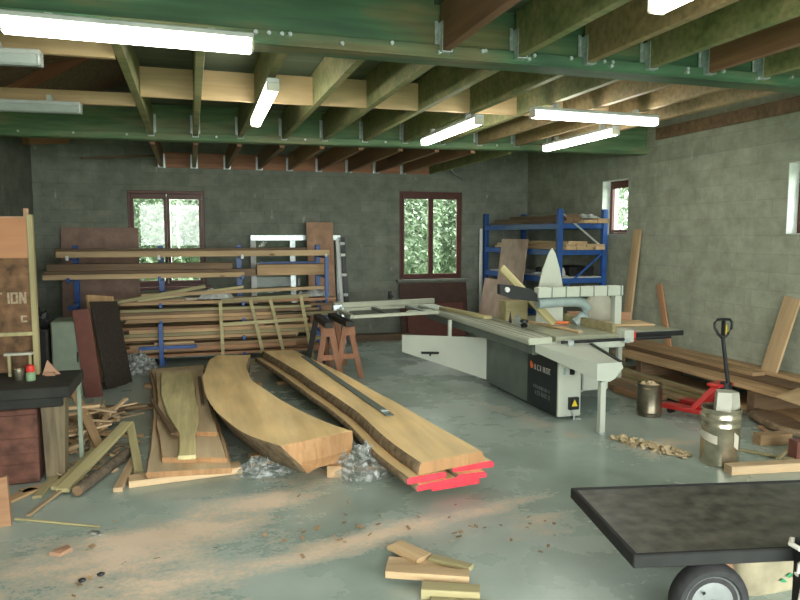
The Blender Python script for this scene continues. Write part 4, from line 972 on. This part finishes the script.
for k in range(58):
    x = rnd.uniform(-1.22, -.72); y = rnd.uniform(6.35, 7.7); a = rnd.uniform(-.6, 2.2); L = rnd.uniform(.22, .6)
    z = .02+.17*max(0, 1-abs(y-6.95)/.7)*rnd.random()*1.6
    dx, dy = math.cos(a)*L/2, math.sin(a)*L/2; dz = rnd.uniform(-.04, .07)
    stick('short pale wood scrap in the heap beside the workbench', (x-dx, y-dy, max(.012, z-dz)), (x+dx, y+dy, max(.012, z+dz)), rnd.uniform(.025, .07), rnd.uniform(.012, .03), rnd.choice(('scrap', 'scrap', 'board', 'scrap', 'pine')), 'short scraps in the floor heap')
stick('dark board lying flat behind the scrap heap', (-1.0, 7.9, .02), (-.35, 7.8, .02), .16, .03, 'board_dark')
stick('cream lath lying on the dark board behind the heap', (-.72, 7.72, .05), (-.50, 7.78, .05), .05, .02, 'scrap')
stick('flat pale scrap at the foot of the crate', (-1.24, 5.46, .012), (-.98, 5.62, .012), .10, .02, 'scrap')
stick('small flat scrap under the crate corner', (-1.3, 5.3, .012), (-1.16, 5.5, .012), .09, .02, 'board')

# ------------------------------------------------------------------ right side
def can(name, label, x, y, r, h, seams, rust=False):
    t = thing(name, label, 'drum', (x, y, 0))
    prof = [(r*.96, 0), (r, .012), (r, h*.02+.012)]
    for s in seams: prof += [(r, s-.012), (r*1.035, s-.005), (r*1.035, s+.005), (r, s+.012)]
    prof += [(r, h-.02), (r*1.035, h-.012), (r*1.035, h), (r*.97, h), (r*.96, h-.03), (r*.95, .03), (0, .03)]
    build('body', MB().lathe(prof, (x, y, 0), 36), 'tin_rust' if rust else 'tin', t, smooth=True)
    return t
dr = can('steel_drum', 'shiny steel drum with cream label, standing nearest the viewer', 4.19, 4.52, .152, .475, [.33, .40])
def patch(t, a0, a1, z0, z1, m, nm='paper_label', r=.1545, c=(4.19, 4.52)):
    mb = MB(); n = 10; 
    lo = [mb.bm.verts.new((c[0]+r*math.cos(a0+(a1-a0)*k/n), c[1]+r*math.sin(a0+(a1-a0)*k/n), z0-.04*k/n)) for k in range(n+1)]
    hi = [mb.bm.verts.new((c[0]+r*math.cos(a0+(a1-a0)*k/n), c[1]+r*math.sin(a0+(a1-a0)*k/n), z1-.04*k/n)) for k in range(n+1)]
    for k in range(n): mb.bm.faces.new((lo[k], lo[k+1], hi[k+1], hi[k]))
    build(nm, mb, m, t)
va = math.atan2(-4.52, -4.22)
patch(dr, va-1.35, va-.12, .23, .30, 'label_cream'); patch(dr, va+.75, va+1.1, .18, .30, 'label_cream')
bx = MB(); c = (4.22, 4.52)
bx.prism([(4.09, 4.47, .445), (4.19, 4.41, .445), (4.33, 4.46, .445), (4.34, 4.58, .445), (4.2, 4.62, .445)], [(4.11, 4.48, .61), (4.21, 4.43, .61), (4.32, 4.47, .60), (4.33, 4.57, .60), (4.2, 4.6, .61)])
tag(build('cream_container', bx, 'cream_plastic', loc=(4.22, 4.52, .445)), 'angular cream container standing in the top of the near steel drum', 'container')
bpy.data.objects['cream_container'].location.z += 0
tn = can('steel_tin', 'open stained steel tin of wood chips behind the near drum', 4.60, 5.98, .128, .345, [.05], True)
crumple('wood_chips', 'pale wood chips heaped in the open steel tin', 'chips', (4.60, 5.98, .30), .235, .235, .06, 'shaving', 2, 12, kind='stuff')

# pallet truck
pt = thing('pallet_truck', 'red pallet truck with upright black handle near the right wall', 'pallet truck', (5.18, 5.62, 0))
fd = Vector((-.30, .95, 0)).normalized(); sd = Vector((fd.y, -fd.x, 0)); O = Vector((5.18, 5.62, 0))
for s in (-1, 1):
    a = O+sd*(s*.17)+fd*.06
    build('fork', MB().beam(a+Vector((0, 0, .09)), a+fd*.46+Vector((0, 0, .075)), .15, .045, bevel=.006), 'pallet_red', pt)
    build('fork_roller', MB().cyl(a+fd*.38-sd*.03+Vector((0, 0, .032)), a+fd*.38+sd*.03+Vector((0, 0, .032)), .032), 'black', pt)
mbx = MB(); q0 = O-sd*.24; q1 = O+sd*.24; up = Vector((0, 0, 1))
mbx.prism([q0+fd*.22+up*.07, q1+fd*.22+up*.07, q1+fd*.16+up*.07, q0+fd*.16+up*.07], [q0*.7+q1*.3+fd*.03+up*.36, q0*.3+q1*.7+fd*.03+up*.36, q0*.3+q1*.7-fd*.04+up*.36, q0*.7+q1*.3-fd*.04+up*.36])
build('toe_plate', mbx, 'pallet_red', pt)
build('top_plate', MB().beam(O-sd*.13+up*.37, O+sd*.13+up*.37, .14, .03, bevel=.004), 'pallet_red', pt)
build('pump', MB().cyl(O-fd*.06+up*.10, O-fd*.06+up*.40, .055), 'black_iron', pt)
for s in (-1, 1): build('steer_wheel', MB().cyl(O-fd*.06+sd*(s*.03)+up*.08, O-fd*.06+sd*(s*.09)+up*.08, .08, n=18), 'black', pt)
hb = O-fd*.08+up*.40; ht = Vector((5.15, 5.58, .86))
build('handle_shaft', MB().tube([hb, hb*.5+ht*.5, ht], .020, 10), 'black_iron', pt)
lp_ = [ht+up*-.01]; 
for (u, v) in ((-.05, .04), (-.085, .10), (-.09, .15), (-.065, .185), (0, .19), (.065, .185), (.09, .15), (.085, .10), (.05, .04)): lp_.append(ht+Vector((.955, -.295, 0))*u+up*v)
lp_.append(ht+up*-.01)
build('handle_loop', MB().tube(lp_, .015, 8), 'black', pt)
build('handle_bar', MB().beam(ht+up*.02, ht+up*.185, .035, .02, up=(1, 0, 0)), 'black', pt)
build('release_lever', MB().beam(ht+up*.03+Vector((.028, -.008, 0)), ht+up*.13+Vector((.028, -.008, 0)), .014, .014, up=(1, 0, 0)), 'yellow', pt)

# timber along the right wall
G = 'boards piled along the right wall'
def wbd(label, p0, p1, w, t, mat, roll=0.0, name='sawn_board', end=None): return board(name, label, 'board', p0, p1, w, t, mat, G, rough=.012, roll=roll, endmat=end)
for i, y in enumerate((5.7, 7.6)):
    board('wall_pile_bearer', 'rough bearer under the wall-side boards, %s' % ('nearest the viewer' if i == 0 else 'farther back'), 'bearer', (5.66, y, .12), (6.34, y, .12), .10, .24, 'board_dark')
wbd('broad red-brown board on the front edge of the wall-side pile', (5.78, 8.15, .262), (5.84, 4.9, .262), .30, .04, 'board')
wbd('broad brown board in the middle of the wall-side pile', (6.08, 8.3, .262), (6.13, 4.7, .262), .26, .045, 'board')
wbd('brown board upon the broad middle board, wall-side pile', (6.05, 8.45, .306), (6.10, 5.2, .306), .27, .04, 'board_dark')
wbd('pale brown board touching the right wall on the pile top', (6.26, 8.4, .35), (6.27, 5.0, .35), .18, .045, 'board')
wbd('tan board lying on top of the wall-side pile', (6.06, 8.3, .347), (6.05, 6.0, .347), .19, .04, 'board')
wbd('dark board low in the shade of the wall-side pile', (5.95, 8.2, .02), (5.95, 5.0, .02), .5, .035, 'board')
wbd('grey-brown waney board on the floor before the wall-side pile', (5.42, 8.0, .10), (5.48, 6.1, .10), .24, .045, 'olive_wood')
wbd('brown board under the grey-brown waney board on the floor', (5.36, 7.9, .052), (5.38, 6.15, .052), .34, .045, 'scrap')
wbd('narrow pale stick resting on the floor boards behind the tin', (5.30, 7.7, .145), (5.42, 5.75, .145), .05, .03, 'pine')
wbd('short brown board in front of the floor boards, beside the tin', (5.02, 7.3, .035), (5.08, 6.45, .035), .24, .06, 'board')
wbd('brown scrap board end lying behind the steel tin', (4.93, 7.0, .035), (4.95, 6.5, .035), .14, .06, 'board_red')
wbd('dark board under the saw extension, far end of the floor pile', (5.28, 9.1, .05), (5.32, 8.05, .05), .3, .08, 'board_dark')
wbd('long pale board lying behind the saw by the shelf', (5.66, 9.2, .05), (5.62, 8.2, .05), .28, .07, 'board')
slab('dark bark-edged slab on the floor right of the pallet truck', [(5.52, 5.55), (5.40, 5.25), (5.36, 4.95), (5.5, 4.7)], [(5.66, 5.6), (5.72, 5.3), (5.62, 5.0), (5.66, 4.75)], .02, .085, 'board_dark', 'bark', flare=.03)
wbd('thin reddish strip beside the dark bark-edged slab', (5.30, 5.2, .03), (5.10, 4.75, .015), .05, .02, 'board_red')
tag(build('plywood_offcut', MB().prism([(5.50, 5.22, .30), (5.95, 5.38, .315), (5.75, 4.85, .30), (5.45, 4.80, .29)], [(5.50, 5.22, .318), (5.95, 5.38, .333), (5.75, 4.85, .318), (5.45, 4.80, .308)]), 'pine'), 'pale plywood offcut lying on the wall-side pile at the right edge', 'plywood')
board('offcut_block', 'tan block of wood on the floor right of the near drum', 'block', (4.88, 4.82, .05), (5.20, 4.78, .05), .10, .10, 'board')
board('offcut_block', 'small brown block beside the pallet truck wheel', 'block', (5.42, 5.78, .04), (5.56, 5.72, .04), .10, .08, 'board')
board('floor_plank', 'pale-topped plank on the floor behind the black trolley', 'plank', (4.06, 4.28, .035), (4.72, 4.19, .035), .10, .07, 'scrap')
board('red_brick', 'red-brown block standing at the right edge behind the trolley', 'block', (4.86, 4.42, .08), (5.06, 4.40, .08), .10, .16, 'maroon')
board('floor_stick', 'long thin olive stick on the floor right of the drum', 'stick', (4.40, 4.98, .015), (4.82, 4.36, .015), .035, .02, 'olive_wood')
board('floor_stick', 'thin olive stick crossing the long one right of the drum', 'stick', (4.62, 4.34, .04), (5.14, 4.66, .03), .03, .02, 'olive_wood')
# shavings
def chips(name, label, pts, n, spread, mat, L=(.03, .09)):
    mb = MB(); rr = random.Random(len(pts)*7+n)
    for k in range(n):
        i = rr.randrange(len(pts)-1); f = rr.random()
        x = pts[i][0]*(1-f)+pts[i+1][0]*f+rr.gauss(0, spread); y = pts[i][1]*(1-f)+pts[i+1][1]*f+rr.gauss(0, spread)
        mb.box((x, y, .006+abs(rr.gauss(0, .014))), (rr.uniform(*L), rr.uniform(.012, .04), .003), (rr.uniform(-.6, .6), rr.uniform(-.5, .5), rr.uniform(0, 6.28)))
    return tag(build(name, mb, mat), label, 'shavings', kind='stuff')
chips('wood_shavings', 'pale curled shavings strewn in a line left of the near drum', [(3.78, 5.32), (3.86, 5.12), (3.95, 4.90), (4.03, 4.70)], 210, .045, 'shaving')
chips('wood_splinters', 'small splinters scattered in the scrap heap beside the workbench', [(-1.15, 7.4), (-.9, 6.7), (-.75, 6.2), (-.95, 5.6)], 160, .14, 'scrap')
chips('wood_crumbs', 'tiny chips scattered over the front of the floor', [(-.9, 4.3), (.4, 4.3), (1.2, 4.0), (1.8, 3.9), (2.2, 3.6)], 60, .25, 'board', (.01, .03))
# offcuts at the front
def fo(label, p0, p1, w, t, mat='scrap'): return board('floor_offcut', label, 'offcut', p0, p1, w, t, mat, 'offcuts on the front floor')
fo('long pale offcut across the middle of the front floor pile', (.985, 3.46, .05), (1.40, 3.27, .05), .085, .04, 'pine')
fo('wide pale offcut under the long one in the front floor pile', (1.03, 3.60, .014), (1.42, 3.42, .014), .16, .028, 'scrap')
fo('short pale offcut sticking out behind the front floor pile', (1.13, 3.78, .04), (1.24, 3.56, .04), .12, .025, 'pine')
fo('olive offcut poking out at the right of the front floor pile', (1.28, 3.56, .04), (1.45, 3.36, .05), .06, .025, 'olive_wood')
fo('olive block nearest the viewer in the front floor pile', (1.12, 3.25, .03), (1.40, 3.13, .03), .09, .055, 'olive_wood')
fo('flat olive strip at the bottom edge of the front floor pile', (1.13, 3.14, .014), (1.42, 3.02, .014), .08, .028, 'olive_wood')
tag(build('foil_scrap', MB().box((-.63, 4.55, .014), (.06, .03, .025), (0.3, .4, .5), .006).box((-.60, 4.52, .012), (.03, .03, .02), (0.3, .1, 1), .006), 'foil', loc=(-.62, 4.54, 0)), 'crumpled silver foil scrap on the front left floor', 'foil')
tag(build('bark_chip', MB().prism([(-.86, 4.33, .001), (-.79, 4.29, .001), (-.73, 4.36, .001), (-.77, 4.43, .001)], [(-.85, 4.335, .02), (-.79, 4.30, .015), (-.74, 4.36, .02), (-.77, 4.42, .016)]), 'ply_tan', loc=(-.8, 4.36, 0)), 'flat brown chip lying on the front left floor', 'chip')
for nm, x, y in (('left', -.62, 3.93), ('right', -.53, 3.97)):
    tag(build('dark_lump', MB().sphere((x, y, .012), .018, (1.2, .9, .6), 8), 'black_iron', loc=(x, y, 0)), 'tiny dark lump on the front left floor, the %s one of two' % nm, 'lump')

# ------------------------------------------------------------------ trolley
CA = Vector((1.90, 2.525, 0)); u = Vector((.979, -.205, 0)).normalized(); v = Vector((-u.y, u.x, 0))
trol = thing('flat_trolley', 'flat black-topped trolley on rubber wheels at the lower right', 'trolley', (2.8, 2.8, 0))
TLn, TWd, TZ = 1.9, .80, .45
def P3(a, b, z): return CA+u*a+v*b+Vector((0, 0, z))
mb = MB(); mb.beam(P3(.0, TWd/2, TZ-.02), P3(TLn, TWd/2, TZ-.02), TWd, .04, bevel=.004); build('deck', mb, 'tray_top', trol)
for (a0, b0, a1, b1) in ((0, -.005, TLn, -.005), (0, TWd+.005, TLn, TWd+.005), (-.005, -.02, -.005, TWd+.02), (TLn+.005, -.02, TLn+.005, TWd+.02)):
    build('edge_rail', MB().beam(P3(a0, b0, TZ-.025), P3(a1, b1, TZ-.025), .03, .062, bevel=.006), 'matt_black', trol)
for b in (.15, TWd-.15): build('chassis_rail', MB().beam(P3(.1, b, TZ-.062), P3(TLn-.05, b, TZ-.062), .05, .045), 'black_iron', trol)
def wheel(a, b):
    c = P3(a, b, .187); R = Matrix((u, Vector((0, 0, 1)), v)).transposed()   # local z = axle
    w = build('wheel', MB().lathe([(.130, -.035), (.142, -.048), (.166, -.05), (.180, -.036), (.187, -.012), (.187, .012), (.180, .036), (.166, .05), (.142, .048), (.130, .035)], c, 36, R), 'rubber', trol, smooth=True)
    build('hub', MB().lathe([(.0, -.055), (.022, -.055), (.028, -.042), (.05, -.044), (.10, -.036), (.120, -.03), (.134, -.04), (.134, .03), (0, .03)], c, 28, R), 'hub', w, smooth=True)
    build('valve', MB().cyl(c+u*-.045+Vector((0, 0, .05))-v*.036, c+u*-.055+Vector((0, 0, .07))-v*.06, .006, n=6), 'black', w)
    build('axle', MB().cyl(c-v*.05, c+v*.08, .014), 'steel', w)
    build('fork_bracket', MB().beam(c+v*.062, c+v*.062+Vector((0, 0, .2)), .04, .012, up=tuple(v)), 'black_iron', w)
for a, b in ((.385, .05), (.80, TWd-.14), (1.6, .05), (1.6, TWd-.14)): wheel(a, b)
build('brace', MB().beam(P3(.26, .10, .40), P3(.42, .16, .20), .025, .01, up=(0, 1, 0)), 'steel', trol)
build('corner_post', MB().beam(P3(.77, -.06, .0), P3(.77, -.06, .52), .06, .06, up=tuple(v), bevel=.005), 'black', trol)
# paper sack, stick and strap
sk = thing('paper_sack', 'beige paper sack standing on the floor under the trolley', 'sack', (2.92, 2.78, 0))
mbs = MB(); n = 12
bm_ = []
for (z, s) in ((0, .92), (.03, 1.0), (.12, 1.03), (.22, .98), (.29, .82), (.315, .62)):
    ring = []
    for k in range(20):
        a = 2*PI*k/20; cx = math.copysign(abs(math.cos(a))**.5, math.cos(a)); sy = math.copysign(abs(math.sin(a))**.5, math.sin(a))
        j = 1+.05*noise.noise((cx*2, sy*2, z*9))
        ring.append(mbs.bm.verts.new((2.95+.24*cx*s*j, 2.84+.13*sy*s*j, z)))
    bm_.append(ring)
for a, b in zip(bm_, bm_[1:]):
    for k in range(20): mbs.bm.faces.new((a[k], a[(k+1) % 20], b[(k+1) % 20], b[k]))
mbs.bm.faces.new(bm_[0][::-1]); mbs.bm.faces.new(bm_[-1])
build('body', mbs, 'sack', sk, smooth=True)
for (x, z, a) in ((2.99, .10, .4), (2.95, .08, -.4), (3.03, .09, 1.0)):
    build('printed_leaf', MB().ext([(x-.02, 2.695, z), (x, 2.695, z-.012), (x+.03*math.cos(a), 2.695, z+.03*math.sin(a)), (x, 2.695, z+.012)], (0, -.002, 0)), 'green_ink', sk)
board('floor_stick', 'red-brown stick propped between the trolley wheel and the sack', 'stick', (2.56, 2.55, .02), (2.50, 2.66, .37), .035, .03, 'board_red', up=(0, -1, 0))
sw_ = thing('cotton_strap', 'white cotton strap knotted on the black trolley post', 'strap', (2.65, 2.3, 0))
kp = P3(.752, -.10, .50)
build('knot', MB().sphere(kp+Vector((0, 0, 0)), .022, (1.2, .8, 1), 10).tube([kp+Vector((-.035, .0, -.005)), kp+Vector((-.04, .05, 0)), kp+Vector((0, .085, 0)), kp+Vector((.04, .05, 0)), kp+Vector((.035, 0, 0))], .012, 8), 'strap', sw_, smooth=True)
build('tail', MB().tube([kp, kp+Vector((-.015, -.015, -.08)), kp+Vector((-.03, -.015, -.2)), kp+Vector((-.05, -.01, -.33)), kp+Vector((-.07, 0, -.44))], .011, 8), 'strap', sw_, smooth=True)
build('tail', MB().tube([kp, kp+Vector((-.03, -.02, -.03)), kp+Vector((-.055, -.02, -.06)), kp+Vector((-.06, -.02, -.10)), kp+Vector((-.075, -.02, -.105))], .012, 8), 'strap', sw_, smooth=True)
build('tail', MB().tube([kp, kp+Vector((-.008, -.01, .04)), kp+Vector((.0, -.01, .07))], .011, 8), 'strap', sw_, smooth=True)

# ------------------------------------------------------------------ outside
def tree(label, x, y, h, r, mat, seed):
    t = thing('leafy_tree', label, 'tree', (x, y, -.1), 0, 'trees outside the windows')
    build('trunk', MB().tube([(x, y, -.1), (x+.05, y, h*.4), (x, y+.05, h*.75)], .1, 8, [.12, .09, .04]), 'trunk', t)
    rr = random.Random(seed); bm = bmesh.new()
    for k in range(14000):
        th_ = rr.uniform(0, 2*PI); cz = rr.uniform(-1, 1); rad = r*(0.55+.5*rr.random()**.5)*(1+.25*noise.noise((math.cos(th_)*2+seed, math.sin(th_)*2, cz*2)))
        s = math.sqrt(1-cz*cz)
        p = Vector((x+rad*s*math.cos(th_), y+rad*s*math.sin(th_), h*.52+rad*cz*(h*.5/r)))
        if p.z < -.05: continue
        L = rr.uniform(.05, .11); R = Euler((rr.uniform(-1, 1), rr.uniform(-1, 1), rr.uniform(0, 6.28))).to_matrix()
        q = [p+R @ Vector(a) for a in ((-L, 0, 0), (0, -L*.45, .01), (L, 0, 0), (0, L*.45, .01))]
        bm.faces.new([bm.verts.new(a) for a in q])
    me = bpy.data.meshes.new('foliage'); 
    for vv in bm.verts: vv.co -= Vector((x, y, -.1))
    bm.to_mesh(me); bm.free(); me.materials.append(M[mat])
    o = bpy.data.objects.new('foliage', me); COL.objects.link(o); o.parent = t
tree('leafy tree outside the left back window, left half', -1.65, 16.4, 4.6, 1.25, 'leaf', 1)
tree('leafy tree outside the left back window, right half', 1.0, 17.4, 4.4, 1.2, 'leaf2', 2)
tree('leafy tree outside the right-hand back window, left half', 4.9, 16.6, 4.0, 1.2, 'leaf2', 3)
tree('leafy tree outside the right-hand back window, right half', 7.5, 17.6, 4.3, 1.25, 'leaf', 4)
tree('pale leafy tree outside the small window in the right wall', 10.6, 14.6, 5.0, 1.7, 'leaf2', 5)
tree('leafy tree outside the near window in the right wall', 10.8, 9.2, 4.8, 1.7, 'leaf', 6)
tree('large leafy tree farther off behind the left back window', -.5, 21.2, 6.4, 2.2, 'leaf', 7)
tree('large leafy tree farther off behind the right-hand back window', 7.0, 22.0, 6.6, 2.6, 'leaf2', 8)
tree('bushy tree closing the gap beyond the left back window', -.6, 27.5, 7.0, 3.0, 'leaf2', 9)
fr = thing('white_rail', 'white two-bar rail outside the left back window', 'rail', (.2, 14.8, 0))
for z in (2.44, 2.62): build('bar', MB().span(-.42, 1.6, 14.78, 14.82, z, z+.05), 'white', fr)
for x in (-.40, 1.58): build('post', MB().span(x-.03, x+.03, 14.77, 14.83, -.1, 2.75), 'white', fr)

# ------------------------------------------------------------------ light, world, camera
w = bpy.data.worlds.new('overcast'); sc.world = w; w.use_nodes = True
nt = w.node_tree; N, L = nt.nodes, nt.links
bg = N['Background']
tcn = N.new('ShaderNodeTexCoord'); sx = N.new('ShaderNodeSeparateXYZ'); L.new(tcn.outputs['Generated'], sx.inputs[0])
rp = N.new('ShaderNodeValToRGB'); rp.color_ramp.elements[0].position = 0.0; rp.color_ramp.elements[0].color = (.86, .92, .88, 1)
rp.color_ramp.elements[1].position = .8; rp.color_ramp.elements[1].color = (1.0, 1.0, .96, 1)
L.new(sx.outputs['Z'], rp.inputs[0]); L.new(rp.outputs[0], bg.inputs['Color']); bg.inputs['Strength'].default_value = SKY = 5.0
def portal(name, c, rot, sx_, sy_):
    l = bpy.data.lights.new(name, 'AREA'); l.shape = 'RECTANGLE'; l.size = sx_; l.size_y = sy_; l.cycles.is_portal = True
    o = bpy.data.objects.new(name, l); COL.objects.link(o); o.location = c; o.rotation_euler = rot
portal('door_portal', (1.95, YF-.1, 1.5), (PI/2, 0, 0), 7.3, 3.0)
portal('window_portal', (-.36, YB+.15, 1.85), (-PI/2, 0, 0), 1.25, 1.62)
portal('window_portal', (4.36, YB+.15, 1.89), (-PI/2, 0, 0), 1.25, 1.65)
portal('window_portal', (XR+.28, 9.3, 2.33), (0, PI/2, 0), .86, .7)
portal('window_portal', (XR+.28, 5.62, 2.3), (0, PI/2, 0), .8, .86)

cam = bpy.data.cameras.new('camera'); co = bpy.data.objects.new('camera', cam); COL.objects.link(co); sc.camera = co
cam.sensor_width = 36.0; cam.lens = 680*36/800; cam.clip_start = .05; cam.clip_end = 200
co.location = (0, 0, 1.9)
co.rotation_euler = (PI/2-math.radians(5.4602), 0, -math.radians(17.0886))
vs = sc.view_settings; sc.display_settings.display_device = 'sRGB'
vs.view_transform = 'Standard'; vs.look = 'None'; vs.gamma = 1.0; vs.use_curve_mapping = False; vs.exposure = 1.42
sc.cycles.max_bounces = 8; sc.cycles.diffuse_bounces = 4; sc.cycles.transparent_max_bounces = 12
sc.cycles.sample_clamp_indirect = 6.0
sc.cycles.use_denoising = True
bpy.context.view_layer.update()
